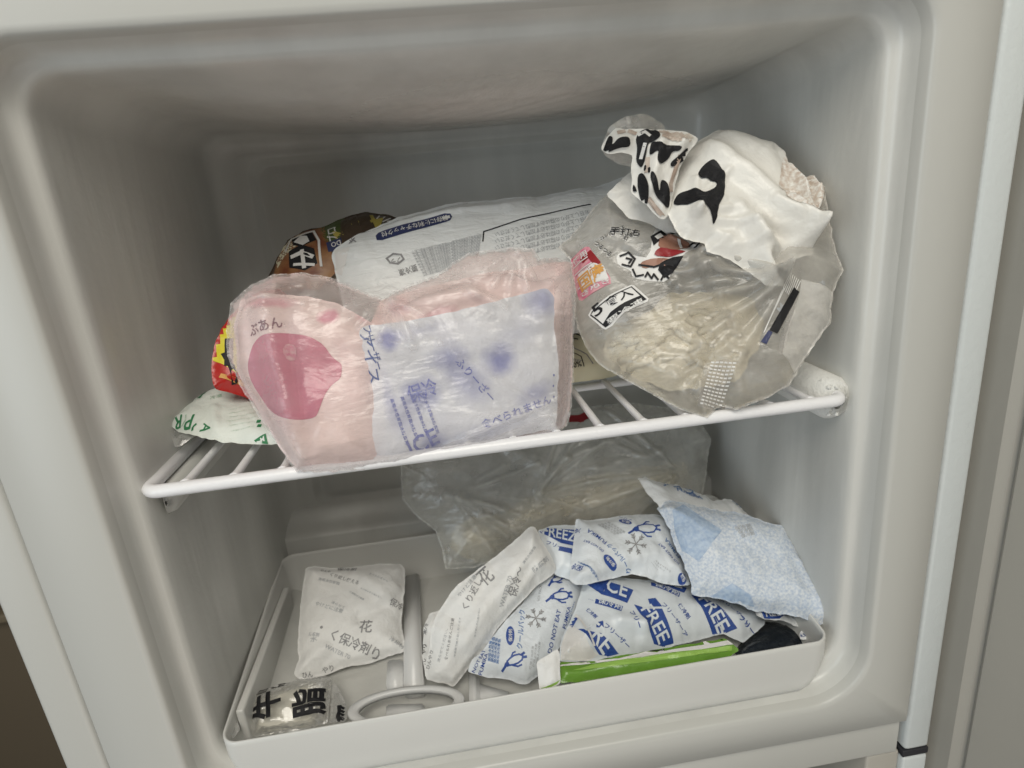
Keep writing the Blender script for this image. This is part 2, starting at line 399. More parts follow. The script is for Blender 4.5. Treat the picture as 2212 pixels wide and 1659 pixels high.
# steel flange round the frame
def strip(name, x0, x1, z0, z1, y0, y1, m, bev=.0012):
    bm = bmesh.new(); box(bm, x0, x1, y0, y1, z0, z1, bev, 3); return P(link(name, bm, m))
strip('gap_strip', 0.4201, 0.4261, -0.2316, 0.2760, YF+.007, YF+.03, M['groove'], 0)
strip('gap_strip', -0.0747, -0.0708, -0.5795, 0.2760, YF+.0065, YF+.03, M['groove'], 0)
strip('steel_flange', 0.4243, 0.4428, -0.2618, 0.2760, YF+.0025, .5, M['steel'], .003)
strip('steel_flange', -0.0945, -0.0726, -0.5795, 0.2760, YF+.0006, .5, M['frame'], .003)
strip('crossbar', -0.0716, 0.4193, -0.2618, -0.2326, YF+.0035, .1, M['frame'], .0012)
strip('rubber_seal', 0.4240, 0.4433, -0.2681, -0.2626, YF+.003, .02, M['rubber'], .0008)
strip('lower_flange', 0.4243, 0.4428, -0.5273, -0.2686, YF+.0025, .5, M['steel'], .002)
strip('lower_back_panel', -0.0690, 0.4214, -0.5482, -0.2665, .30, .32, M['doorpl'], .001)
strip('lower_shelf', -0.0690, 0.4214, -0.0109, 0.2864, -.285, -.28, M['doorpl'], .001) if False else None
bm = bmesh.new()
box(bm, 0.3984, 0.4230, YF+.005, .05, -.5, -0.2634, .002)
P(link('lower_liner', bm, M['doorpl']))
# open door on the right: liner with a moulded groove and the gasket
door = bmesh.new()
prof = [(0.4527, 0.6393), (0.4527, 0.0342), (0.4574, -0.0178), (0.4605, -0.0227), (0.4631, -0.0240), (0.4631, -0.0255), (0.4605, -0.0265), (0.4595, -0.0284), (0.4631, -0.0649), (0.4756, -0.0806), (0.4756, -0.6127), (0.5362, -0.6127), (0.5362, 0.6393)]
rows = [[(x, y, z) for x, y in prof] for z in (-.7, .35)]
loft(door, rows, close=True)
bmesh.ops.recalc_face_normals(door, faces=door.faces)
P(link('open_door', door, M['doorpl'], smooth=False))
# moulded shelf supports on the side walls
bm = bmesh.new()
rows = []
for y, rx, rz in ((.006, .004, .005), (.008, .0095, .0105), (.013, .0125, .0135), (.06, .0125, .0135), (.10, .0115, .0130), (.15, .0110, .0125)):
    rows.append([(.3700+rx*math.cos(a), y, -.003+rz*math.sin(a)) for a in [2*math.pi*k/24 for k in range(24)]])
loft(bm, rows, cap=False); bm.verts.ensure_lookup_table()
bm.faces.new(bm.verts[0:24])
P(link('shelf_support', bm, M['frost']))
bm = bmesh.new()
rows = []
for y, s in ((.010, .15), (.014, .8), (.02, 1), (.15, 1)):
    c = (-.0160, -.012)
    rows.append([(c[0]+s*dx, y, c[1]+s*dz) for dx, dz in ((-.004, .009), (.0035, .008), (.005, .003), (.003, -.004), (0, -.009), (-.004, -.010))])
loft(bm, rows); bm.verts.ensure_lookup_table(); bm.faces.new(bm.verts[0:6])
P(link('shelf_support', bm, M['liner']))

# frost crust on the right support end
bm = bmesh.new()
for k in range(26):
    r = bmesh.ops.create_icosphere(bm, subdivisions=1, radius=random.uniform(.0008, .0022))
    c = Vector((.3725+random.uniform(-.009, .003), .0085+random.uniform(-.002, .006), -.002+random.uniform(-.010, .010)))
    for v in r['verts']: v.co = v.co*random.uniform(.8, 1.2)+c
P(tag(link('frost_crust', bm, M['frost'], smooth=False), kind='stuff'))

# ------------------------------------------------------------------ room glimpsed on the left
bm = bmesh.new(); box(bm, -6, 6, -4, 6, -1.25, -1.2); tag(link('floor', bm, M['floor'], smooth=False), kind='structure')
fs_ = empty('floor_moulding', tuple(up(40, 1560, z=-1.198)), 'pale floor moulding beside the refrigerator', 'moulding', kind='structure')
for a_, b_, w_ in (((-60, 1570), (90, 1392), .035), ((-40, 1745), (130, 1505), .05), ((-40, 1690), (120, 1470), .012)):
    A_ = Vector(up(*a_, z=-1.19)); B_ = Vector(up(*b_, z=-1.19)); d_ = (B_-A_).normalized(); n_ = Vector((-d_.y, d_.x, 0))*w_/2
    bm = bmesh.new(); q_ = [A_-n_, B_-n_, B_+n_, A_+n_]
    hi = [bm.verts.new(v) for v in q_]; lo = [bm.verts.new((v.x, v.y, -1.1995)) for v in q_]
    bm.faces.new(hi)
    for i in range(4): bm.faces.new((hi[i], lo[i], lo[(i+1) % 4], hi[(i+1) % 4]))
    bmesh.ops.recalc_face_normals(bm, faces=bm.faces); bmesh.ops.bevel(bm, geom=list(bm.edges), offset=.003, segments=2, affect='EDGES')
    child(link('moulding_strip', bm, M['trim']), fs_)
wl = empty('wall', (-.6, .9, -1.2), 'dim wall with baseboard trim behind the refrigerator', 'wall', kind='structure')
bm = bmesh.new(); box(bm, -3, 3, .9, 1.0, -1.2, 2); child(link('wall_surface', bm, M['wall'], smooth=False), wl)
for z0, z1 in ((-.48, -.44), (-.62, -.60), (-1.2, -1.1)):
    bm = bmesh.new(); box(bm, -3, 3, .87, .8995, z0, z1, .004); child(link('trim_board', bm, M['trim']), wl)
for x in (-.55, -.28):
    bm = bmesh.new(); box(bm, x, x+.03, .875, .8985, -.598, -.482, .003); child(link('trim_post', bm, M['trim']), wl)

# ------------------------------------------------------------------ wire shelf
sh = empty('wire_shelf', (.17, .07, 0), 'white coated wire shelf spanning the middle of the freezer', 'shelf')
PITCH = .025
def arc(c, r, a0, a1, n=6): return [(c[0]+r*math.cos(math.radians(a0+(a1-a0)*k/n)), c[1]+r*math.sin(math.radians(a0+(a1-a0)*k/n)), 0) for k in range(n+1)]
xl, xr, yb = -.0198, .3692, .158
pts = [(xl, yb, 0)] + arc((xl+.007, .007), .007, 180, 270) + [(xl+.03+(.03*k), 0, 0) for k in range(11)] + arc((xr-.007, .007), .007, 270, 360) + [(xr, yb, 0)]
bm = bmesh.new(); tube(bm, pts, .0036, 16); child(link('outer_rail', bm, M['wire']), sh)
for y in (.088, .154):
    bm = bmesh.new(); tube(bm, [(xl, y, -.0022), (xr, y, -.0022)], .0028, 12); child(link('cross_wire', bm, M['wire']), sh)
wb = bmesh.new()
tube(wb, [(0, .0018, .0006), (0, .0042, .0008), (0, .008, .001), (0, .05, .001), (0, .157, .001)], [.0034, .0027, .0022, .00205, .00205], 12)
w0 = child(link('wire', wb, M['wire']), sh)
for k in range(15):
    if k == 0: continue
    w = w0.copy(); COL.objects.link(w); w.location.x += k*PITCH; w.parent = sh; w.matrix_parent_inverse = w0.matrix_parent_inverse

# ------------------------------------------------------------------ drawer tray
tr = empty('freezer_tray', (.17, .06, -.205), 'shallow white plastic tray filling the bottom of the freezer', 'tray')
tx0, tx1, ty0, ty1 = -0.0180, 0.3697, -0.0081, 0.1698
def tray_loop(ins, z, low=0):
    """outline of the bin at height z; low pulls the bottom corners in, as the front face is rounded"""
    pts = rrect(tx0+ins, tx1-ins, ty0+ins, ty1-ins, .012-min(ins, .006), 8)
    out = []
    for x, y in pts:
        zz = z+(.016*max(0, min(1, y/.14)) if z > -.183 else 0)
        cx = .174
        x2 = cx+(x-cx)*(1-low*.055)
        if z > -.1642: zz -= .0022*((x-cx)/.18)**2
        out.append((x2, y, zz))
    return out
bm = bmesh.new()
lows = [(.0045, -0.2044, 1.45), (.0022, -0.2024, 1.0), (.0012, -0.1982, .62), (.0008, -0.1924, .32), (.0004, -0.1851, .12), (0, -0.1778, .02), (0, -0.1637, 0), (.0002, -0.1611, 0), (.0009, -0.1605, 0), (.0018, -0.1611, 0), (.0022, -0.1637, 0), (.0026, -0.1778, .05), (.0034, -0.1893, .3), (.005, -0.1966, .7), (.009, -0.2000, 1.0), (.014, -0.2006, 1.1)]
loft(bm, [tray_loop(*l) for l in lows], cap=True)
child(link('tray_shell', bm, M['tray']), tr)
for x in (.062, .128, .232):
    bm = bmesh.new(); box(bm, x, x+.006, .035, .16, -.2008, -.195, .0018); child(link('floor_rib', bm, M['tray']), tr)

# ------------------------------------------------------------------ sheets, pillows and print
def tri(t): return np.abs((t % 1)-.5)*2
class Sheet:
    """A pillow-like pack or film whose outline lies on a plane of its own. Outline and print are given by
    sight lines of the photograph laid on that plane; plane = three (px, py, 'y'|'z'|'x', value) anchors."""
    def __init__(s, plane):
        a, b, c = [Vector(up(p[0], p[1], **{p[2]: p[3]})) for p in plane]
        nrm = (b-a).cross(c-a).normalized()
        if nrm.dot(Vector(CAM_T)-a) < 0: nrm = -nrm
        s.o = (a+b+c)/3; s.n = nrm
        ux = Vector((1, 0, 0)); ux = (ux-nrm*ux.dot(nrm)).normalized()
        s.u = ux; s.v = nrm.cross(ux)
        s.mw = Matrix.Translation(s.o) @ Matrix((s.u, s.v, s.n)).transposed().to_4x4()
    def uv(s, px, py):
        d = Vector(CAM_R @ np.array([(px-1106)/FPX, 1, -(py-829.5)/FPX])); c = Vector(CAM_T)
        t = (s.o-c).dot(s.n)/d.dot(s.n); q = c+d*t-s.o
        return np.array((q.dot(s.u), q.dot(s.v)))
    def make(s, name, outline, m, front=.004, back=.004, crump=.001, lam=.02, width=.012, seed=1, step=.0017, pucker=.0005, jag=.00022,
             creases=(), parent=None, bumps=(), seal_w=.0012, power=.8, soft=1, folds=()):
        rng = np.random.RandomState(seed)
        P0 = np.array([s.uv(*p) for p in outline])
        # densify
        B = []
        for a, b in zip(P0, np.roll(P0, -1, 0)):
            L_ = np.linalg.norm(b-a); k = max(1, int(L_/step))
            for i in range(k): B.append(a+(b-a)*i/k)
        B = np.array(B)
        # soften corners, roughen edge
        for _ in range(soft): B = .5*B+.25*(np.roll(B, 1, 0)+np.roll(B, -1, 0))
        jn = rng.randn(len(B), 2); jn = .5*jn+.25*(np.roll(jn, 1, 0)+np.roll(jn, -1, 0))
        B = B+jn*jag
        mn, mx = B.min(0), B.max(0)
        gx, gy = np.meshgrid(np.arange(mn[0], mx[0], step), np.arange(mn[1], mx[1], step*.87))
        gx = gx+(np.arange(gx.shape[0]) % 2)[:, None]*step*.5
        G = np.stack([gx.ravel(), gy.ravel()], 1)
        G = G+rng.uniform(-.12, .12, G.shape)*step
        A1, A2 = B, np.roll(B, -1, 0)
        ins = np.zeros(len(G), bool)
        for a, b in zip(A1, A2):
            c = (a[1] > G[:, 1]) != (b[1] > G[:, 1])
            if c.any(): ins ^= c & (G[:, 0] < (b[0]-a[0])*(G[:, 1]-a[1])/(b[1]-a[1]+1e-15)+a[0])
        G = G[ins]
        def bd(Q):
            d = np.full(len(Q), 1e9); si = np.zeros(len(Q), int)
            for i in range(0, len(B), 1):
                q = np.hypot(Q[:, 0]-B[i, 0], Q[:, 1]-B[i, 1]); w = q < d; d[w] = q[w]; si[w] = i
            return d, si
        d, si = bd(G)
        k = d > step*.55; G = G[k]; d = d[k]; si = si[k]
        allp = np.concatenate([B, G]); nb = len(B)
        vs, es, fs, ov, oe, of = geometry.delaunay_2d_cdt([Vector(p) for p in allp], [], [list(range(nb))], 1, 1e-7)
        V = np.array([tuple(v) for v in vs])
        dist = np.zeros(len(V)); sid = np.zeros(len(V), int); isb = np.zeros(len(V), bool)
        for i, o_ in enumerate(ov):
            j = o_[0] if o_ else 0
            if j < nb: isb[i] = True; sid[i] = j
            else: dist[i] = d[j-nb]; sid[i] = si[j-nb]
        prof = np.clip((dist-seal_w)/width, 0, 1); prof = (1-(1-prof)**2)**power
        edge = np.clip(dist/.004, 0, 1)
        fade = np.clip((dist-.0008)/.006, 0, 1)
        warp = np.stack([np.sin(V[:, 1]*70+seed)+np.sin(V[:, 0]*41+seed*2), np.sin(V[:, 0]*63+seed*3)+np.sin(V[:, 1]*37)], 1)*.0035
        Q = V+warp
        def crumple(ph):
            h = np.zeros(len(V)); r = np.random.RandomState(seed*7+ph)
            for i in range(7):
                an = r.uniform(0, math.pi); l = lam*(.55+1.3*r.rand()) * (1 if i < 4 else .45); amp = 1 if i < 4 else .4
                h += amp*(tri((Q[:, 0]*math.cos(an)+Q[:, 1]*math.sin(an))/l+r.rand())-.5)
            return h/3*crump
        arc_ = sid*step
        puck = pucker*(np.sin(arc_*2*math.pi/.0071+np.sin(arc_*91)*2.5)*.6+np.sin(arc_*2*math.pi/.0173+seed)*.8)*np.exp(-dist/.009)*(.4+.6*np.sin(arc_*61+seed)**2)
        lowf = np.zeros(len(V))
        creases = list(creases)
        for (fx, fy, a0, a1, r0, r1, nf, am, wd) in folds:
            for q in range(nf):
                an = math.radians(a0+(a1-a0)*(q+rng.rand()*.8)/nf); ra = r0*(.6+rng.rand()); rb = r1*(.45+.55*rng.rand())
                creases.append(((fx+ra*math.cos(an), fy+ra*math.sin(an)), (fx+rb*math.cos(an+.08*rng.randn()), fy+rb*math.sin(an+.08*rng.randn())), am*(.5+rng.rand()), wd*(.7+.6*rng.rand())))
        for a, b, amp, wd in creases:
            a = s.uv(*a); b = s.uv(*b); ab = b-a; t = np.clip(((V-a)@ab)/(ab@ab), 0, 1)
            dd = np.linalg.norm(V-(a+t[:, None]*ab), axis=1); cw = np.clip(1-dd/max(wd, .0036), 0, 1); lowf += amp*cw*cw*(3-2*cw)
        for cx, cy, amp, rad in bumps:
            c = s.uv(cx, cy); dd = np.linalg.norm(V-c, axis=1); lowf += amp*np.exp(-(dd/rad)**2)
        seal = .0009*np.sin(arc_*2*math.pi/.04+seed)*np.exp(-dist/.02)
        hf = front*prof+(crumple(1)+lowf)*fade+puck+seal
        hb = -back*prof+crumple(2)*fade+puck+seal
        hb = np.minimum(hb, hf-.0003*edge)
        bm = bmesh.new(); uvl = bm.loops.layers.uv.new('UVMap')
        F = [bm.verts.new((x, y, z)) for (x, y), z in zip(V, hf)]
        Bk = [F[i] if isb[i] else bm.verts.new((V[i, 0], V[i, 1], hb[i])) for i in range(len(V))]
        for f in fs:
            ff = bm.faces.new([F[i] for i in f])
            if ff.normal.length == 0: ff.normal_update()
            ff.normal_update()
            if ff.normal.z < 0: ff.normal_flip()
            try:
                fb = bm.faces.new([Bk[i] for i in f]); fb.normal_update()
                if fb.normal.z > 0: fb.normal_flip()
            except ValueError: pass
        rim = set(F[i] for i in range(len(V)) if isb[i])
        for e in bm.edges:
            if e.verts[0] in rim and e.verts[1] in rim: e.smooth = False
        for f in bm.faces:
            for l in f.loops: l[uvl].uv = l.vert.co.xy
        s.bvh = BVHTree.FromPolygons([(x, y, z) for (x, y), z in zip(V, hf)], [list(f) for f in fs])
        s.obj = link(name, bm, m)
        s.obj.matrix_world = s.mw
        s.poly = B; s.bm = {}
        if parent: s.obj.parent = parent; s.obj.matrix_parent_inverse = parent.matrix_world.inverted()
        return s
    def inside(s, x, y):
        c = False; B = s.poly; j = len(B)-1
        a1 = B; a2 = np.roll(B, 1, 0)
        k = (a1[:, 1] > y) != (a2[:, 1] > y)
        return bool((k & (x < (a2[:, 0]-a1[:, 0])*(y-a1[:, 1])/(a2[:, 1]-a1[:, 1]+1e-15)+a1[:, 0])).sum() % 2)
    def _put(s, tmp, key, lift, solo=None):
        """drape a flat bmesh (in uv) on the front face and add it to the print of that colour"""
        for _ in range(4):
            lng = [e for e in tmp.edges if e.calc_length() > .0022]
            if not lng: break
            bmesh.ops.subdivide_edges(tmp, edges=lng, cuts=1)
        ok = {}
        D = s.bm.setdefault(key if solo is None else (key, len(s.bm)), ([], []))
        for v in tmp.verts:
            h = s.bvh.ray_cast(Vector((v.co.x, v.co.y, .2)), Vector((0, 0, -1)))
            if h[0] is not None:
                ok[v] = len(D[0]); D[0].append((v.co.x, v.co.y, h[0].z+lift))
        for f in tmp.faces:
            if all(v in ok for v in f.verts): D[1].append([ok[v] for v in f.verts])
        tmp.free()
    def poly_print(s, pts, key, lift=.0003, brush=0):
        P0 = [Vector(s.uv(*p)) for p in pts]
        for _ in range(brush): P0 = [q for a, b in zip(P0, P0[1:]+P0[:1]) for q in (a*.78+b*.22, a*.22+b*.78)]
        mn = np.min([tuple(p) for p in P0], 0); mx = np.max([tuple(p) for p in P0], 0)
        A = list(P0); st = .002
        for x in np.arange(mn[0]+st/2, mx[0], st):
            for y in np.arange(mn[1]+st/2, mx[1], st): A.append(Vector((x, y)))
        vs, es, fs, *_ = geometry.delaunay_2d_cdt(A, [], [list(range(len(P0)))], 1, 1e-7)
        t = bmesh.new(); vv = [t.verts.new((v.x, v.y, 0)) for v in vs]
        for f in fs:
            try: t.faces.new([vv[i] for i in f])
            except ValueError: pass
        for v in [v for v in t.verts if not v.link_faces]: t.verts.remove(v)
        s._put(t, key, lift, solo=True)
    def stroke(s, pts, w, key, lift=.0003, closed=False):
        """ink line of width w (m) through photo points"""
        U = [s.uv(*p) for p in pts]
        if closed: U.append(U[0])
        t = bmesh.new()
        for a, b in zip(U, U[1:]):
            d = b-a; L_ = np.linalg.norm(d)
            if L_ < 1e-6: continue
            d = d/L_; n_ = np.array((-d[1], d[0]))*w/2; a2 = a-d*w*.4; b2 = b+d*w*.4
            t.faces.new([t.verts.new((*q, 0)) for q in (a2-n_, b2-n_, b2+n_, a2+n_)])
        s._put(t, key, lift)
    def text(s, body, p0, p1, key, hgt=1.0, lift=.00035, flip=False, shear=0, bold=0):
        """text whose baseline runs from photo point p0 to p1; hgt stretches the letters"""
        me = text_mesh(body, bold)
        xs = [v.co.x for v in me.vertices]
        if not xs: return
        w = max(xs); x0 = min(xs)
        a = s.uv(*p0); b = s.uv(*p1); d = b-a; sc = np.linalg.norm(d)/(w-x0); d = d/np.linalg.norm(d)
        n_ = np.array((-d[1], d[0]))*(-1 if flip else 1)
        t = bmesh.new(); t.from_mesh(me)
        for v in t.verts:
            x = (v.co.x-x0+shear*v.co.y)*sc; y = v.co.y*sc*hgt; q = a+d*x+n_*y; v.co = (q[0], q[1], 0)
        s._put(t, key, lift)
    def done(s, names=None):
        for k_, (vs, fs) in s.bm.items():
            if not fs: continue
            solo = isinstance(k_, tuple); key = k_[0] if solo else k_
            me = bpy.data.meshes.new('print'); me.from_pydata(vs, [], fs); me.update()
            nm = (names or {}).get(key) if solo else None
            if not nm: nm = key_name(key) if solo else key_name(key).replace('_print', '').replace('_lettering', '').replace('_label', '')+'_lettering'
            o = bpy.data.objects.new(nm, me); COL.objects.link(o); me.materials.append(M[key]); o.parent = s.obj
            if not solo: o['kind'] = 'stuff'
        s.bm = {}
        return s.obj
def key_name(k):
    return {'blue': 'blue_print', 'blue2': 'blue_print', 'grey': 'grey_print', 'grey2': 'grey_print', 'black': 'black_print', 'whitep': 'white_print',
            'greenp': 'green_print', 'green2': 'green_print', 'navy': 'navy_label', 'yellow': 'yellow_print', 'brown': 'brown_print', 'tan': 'tan_print', 'plum': 'plum_print',
            'pack_smooth': 'knocked_out_lettering', 'pack_white': 'knocked_out_lettering', 'darkred': 'red_print', 'red': 'red_print', 'pinkp': 'pink_print', 'orangep': 'orange_print'}.get(k, k+'_print' if not k.endswith('print') else k)
_TC = {}
def text_mesh(body, bold=0):
    key = (body, bold)
    if key not in _TC:
        c = bpy.data.curves.new('t', 'FONT'); c.body = body; c.size = 1; c.resolution_u = 2; c.offset = .014+bold
        o = bpy.data.objects.new('t', c); COL.objects.link(o)
        bpy.context.view_layer.update()
        dg = bpy.context.evaluated_depsgraph_get()
        _TC[key] = bpy.data.meshes.new_from_object(o.evaluated_get(dg))
        bpy.data.objects.remove(o); bpy.data.curves.remove(c)
    return _TC[key]
def Z2(*p): return [(1207+.43*x, 219+.43*y) for x, y in p]
def Z3(*p): return [(329.1+.3472*x, 1097.1+.3472*y) for x, y in p]
def Z4(*p): return [(877.7+.4464*x, 932.5+.4464*y) for x, y in p]
def Z5(*p): return [(274.3+.2645*x, 768+.2645*y) for x, y in p]
def Z1(*p): return [((800+x/1.4747)/1.8228, (900+y/1.4747)/1.8228) for x, y in p]

#CONTENTS
# ================================================================== upper shelf
# --- dark snack package at the back left
s = Sheet([(600, 600, 'y', .120), (860, 480, 'y', .135), (700, 700, 'y', .105)])
s.make('snack_package', [(560, 720), (575, 610), (595, 560), (622, 520), (660, 497), (700, 488), (745, 470), (790, 458), (840, 463), (880, 480), (960, 560), (900, 700), (700, 760)],
       M['darkpack'], .014, .02, .0012, .03, .03, seed=3)
s.poly_print([(600, 555), (640, 510), (700, 488), (718, 540), (738, 600), (700, 640), (590, 640)], 'meat')
s.poly_print([(596, 566), (612, 535), (640, 510), (668, 505), (650, 540), (620, 560), (604, 585)], 'cream')
s.poly_print([(690, 492), (745, 472), (752, 500), (735, 548), (712, 545)], 'olive')
s.poly_print([(738, 478), (770, 466), (790, 520), (760, 545), (742, 540)], 'darkpack', .0004)
s.text('ON', (776, 480), (742, 492), 'gold', 1.3)
s.text('M', (742, 545), (770, 530), 'gold', 1.2)
s.text('4', (822, 462), (796, 472), 'gold', 1.25)
for k in range(4): s.stroke([(812+k*9, 492-k*2), (820+k*12, 468+k*4)], .0010, 'whitep')
s.text('プロ', (738, 535), (728, 498), 'whitep', 1.1)
s.poly_print([(712, 538), (744, 528), (748, 556), (718, 560)], 'navy', .0005)
s.text('DO', (742, 534), (722, 540), 'whitep', 1.2, lift=.0008)
s.poly_print([(632, 520), (676, 506), (690, 530), (660, 545), (640, 540)], 'black', .0005)
s.poly_print([(640, 532), (652, 515), (668, 518), (676, 533), (662, 542)], 'whitep', .0007)
s.poly_print([(630, 552), (660, 540), (688, 552), (696, 585), (670, 600), (634, 590)], 'black', .0005)
s.stroke([(640, 566), (660, 560), (684, 570)], .003, 'whitep', .0008); s.stroke([(662, 556), (668, 592)], .0026, 'whitep', .0008); s.stroke([(646, 585), (688, 588)], .002, 'whitep', .0008)
s.stroke([(622, 548), (632, 520), (680, 504), (696, 532), (704, 590)], .0016, 'whitep', .0008)
s.done({'darkpack': 'dark_panel', 'cream': 'cream_patch', 'meat': 'food_picture', 'olive': 'olive_band', 'gold': 'gold_lettering', 'whitep': 'white_lettering'})
tag(s.obj, 'dark brown snack package with food picture and gold lettering behind the white bag', 'food package')

# --- red and yellow bag squeezed against the left wall
s = Sheet([(470, 820, 'y', .055), (590, 620, 'y', .105), (600, 820, 'y', .075)])
s.make('snack_bag', [(462, 838), (456, 790), (462, 750), (476, 712), (500, 680), (525, 655), (560, 630), (640, 620), (700, 640), (700, 850), (560, 870)],
       M['red'], .010, .01, .0012, .03, .02, seed=9)
s.poly_print([(440, 772), (448, 722), (470, 680), (496, 645), (545, 620), (570, 700), (530, 790), (500, 812), (476, 790)], 'yellow')
s.stroke([(468, 745), (480, 770), (492, 800), (500, 830)], .003, 'black', .0006)
s.stroke([(488, 742), (486, 790)], .004, 'black', .0008)
s.stroke([(475, 815), (520, 835)], .0025, 'orangep', .0006)
s.done({'black': 'black_outline'})
tag(s.obj, 'bright red bag with yellow print wedged against the left wall', 'food bag')

# --- long white resealable bag
s = Sheet([(720, 600, 'y', .095), (1330, 400, 'y', .130), (1250, 640, 'y', .090)])
s.make('frozen_food_bag', [(722, 580), (716, 552), (722, 540), (770, 507), (858, 472), (940, 447), (1010, 436), (1080, 430), (1160, 424), (1230, 412), (1290, 402), (1330, 388), (1370, 378), (1440, 378),
       (1480, 460), (1420, 620), (1250, 720), (900, 740), (745, 680)], M['whitebag'], .012, .022, .0008, .05, .035, seed=5, pucker=.0003,
       creases=[((760, 500), (1290, 410), .0012, .004), ((900, 470), (1100, 452), .0014, .005)])
s.poly_print([(722, 541), (758, 541), (749, 575), (740, 600), (724, 590)], 'whitep', .0002)
s.poly_print([(813, 517), (818, 509), (830, 505), (960, 472), (972, 473), (976, 480), (972, 489), (958, 494), (828, 530), (816, 529)], 'navy')
s.text('保存に便利なチャック付', (966, 476), (824, 512), 'whitep', 1.15, lift=.0007)
s.stroke([(958, 483), (968, 481)], .0024, 'whitep', .0007)
s.stroke([(1040, 538), (1042, 517), (1120, 490), (1200, 470), (1268, 456)], .0009, 'black')
s.stroke([(765, 508), (1010, 441)], .0003, 'grey')
s.stroke([(752, 512), (760, 528), (766, 516), (756, 530)], .0009, 'grey'); s.stroke([(756, 514), (770, 528)], .0009, 'grey')
for k in range(9):
    a = (886+k*3, 560+k*6); s.text('品名冷凍食品原材料名国産内容量保存方法袋の表面に記載', (1036-k*1, 523+k*6.6), (a[0]+4, a[1]-1), 'grey2', 1.5)
for k in range(5):
    s.text('お召し上がりの際は必ず加熱してください', (1262, 470+k*14), (1064, 520+k*14), 'grey2', 1.1)
s.stroke([(838, 574), (852, 564), (868, 566), (874, 576), (862, 586), (846, 584)], .0012, 'grey', closed=True); s.text('プラ', (868, 572), (846, 577), 'grey', 1.1)
s.text('要冷凍', (900, 588), (862, 600), 'grey', 1.2)
s.done({'whitep': 'corner_label', 'black': 'frame_line'})
tag(s.obj, 'long white resealable frozen food bag lying across the shelf with a navy pill label', 'food bag')

# --- small cream packet between the pink bundle and noodle bag
s = Sheet([(1230, 830, 'y', .072), (1330, 800, 'y', .080), (1230, 700, 'y', .110)])
s.make('cream_packet', [(1180, 835), (1180, 690), (1240, 690), (1290, 720), (1350, 740), (1370, 800), (1300, 818), (1240, 828)], M['cream'], .008, .006, .0006, .03, .008, seed=12)
s.text('上', (1222, 742), (1244, 748), 'black', 1.0); s.stroke([(1215, 755), (1262, 780), (1275, 800)], .0008, 'grey'); s.stroke([(1222, 725), (1262, 748)], .0008, 'black')
s.text('100%', (1222, 812), (1252, 806), 'black', 1.1); s.text('SWEET', (1222, 792), (1250, 800), 'grey', 1.1)
s.stroke([(1222, 770), (1250, 785), (1256, 806)], .0007, 'black')
s.done({'black': 'black_lettering'})
tag(s.obj, 'pale yellow cream packet standing between the pink bundle and the noodle bag', 'packet')

# --- small green printed ice pack, left on the shelf
s = Sheet([(372, 916, 'y', .052), (600, 962, 'y', .024), (500, 822, 'y', .098)])
s.make('ice_pack', Z5((362, 575), (345, 530), (430, 445), (560, 360), (700, 290), (870, 195), (1000, 200), (1200, 420), (1330, 600), (1300, 745), (1240, 740), (1080, 728), (850, 700), (780, 713), (670, 690), (550, 658), (420, 612)),
       M['pack_green'], .006, .005, .0012, .022, .012, seed=21, creases=[(Z5((735, 480))[0], Z5((740, 690))[0], .0015, .004)])
s.poly_print(Z5((572, 365), (625, 322), (668, 345), (612, 415)), 'greenp'); s.text('冷', Z5((622, 395))[0], Z5((612, 350))[0], 'pack_green', 1, lift=.0007)
s.text('R', Z5((470, 540))[0], Z5((400, 545))[0], 'greenp', 1.2); s.text('P', Z5((575, 545))[0], Z5((508, 545))[0], 'greenp', 1.2)
s.text('A', Z5((650, 610))[0], Z5((600, 650))[0], 'greenp', 1.2); s.stroke(Z5((455, 590), (490, 570), (500, 545)), .0008, 'green2')
s.stroke(Z5((358, 560), (385, 592)), .0018, 'greenp'); s.stroke(Z5((530, 645), (545, 618), (575, 608)), .0014, 'greenp')
for k, (a, b) in enumerate((((850, 520), (1040, 480)), ((840, 550), (1090, 510)), ((835, 580), (1110, 545)), ((830, 610), (1070, 580)), ((850, 635), (1070, 610)), ((860, 660), (1060, 640)))):
    s.text('この保冷剤は食べられませんご注意ください', Z5(a)[0], Z5(b)[0], 'green2', 1.0)
for q in ((1093, 607), (1097, 636)): s.stroke(Z5((q[0]-4, q[1]), (q[0]+4, q[1])), .0022, 'greenp')
s.poly_print(Z5((1040, 705), (1145, 686), (1155, 732), (1075, 728)), 'greenp'); s.text('M', Z5((1095, 725))[0], Z5((1130, 718))[0], 'pack_green', 1, lift=.0007)
s.stroke(Z5((850, 235), (880, 232), (895, 215)), .0014, 'greenp'); s.text('冷凍', Z5((700, 430))[0], Z5((800, 410))[0], 'green2', 1.2)
s.done({'pack_green': 'knocked_out_lettering'})
tag(s.obj, 'crumpled pale green printed ice pack with green blocks lying at the shelf left end', 'ice pack')
s = Sheet([(368, 900, 'y', .060), (378, 965, 'y', .040), (470, 935, 'y', .050)])
s.make('clear_packet', Z5((335, 520), (460, 560), (600, 640), (560, 665), (450, 738), (388, 752), (360, 640)), M['film_thin'], .002, .002, .0008, .015, .006, seed=4)
tag(s.obj, 'small empty clear plastic packet poking out under the green ice pack', 'plastic packet')

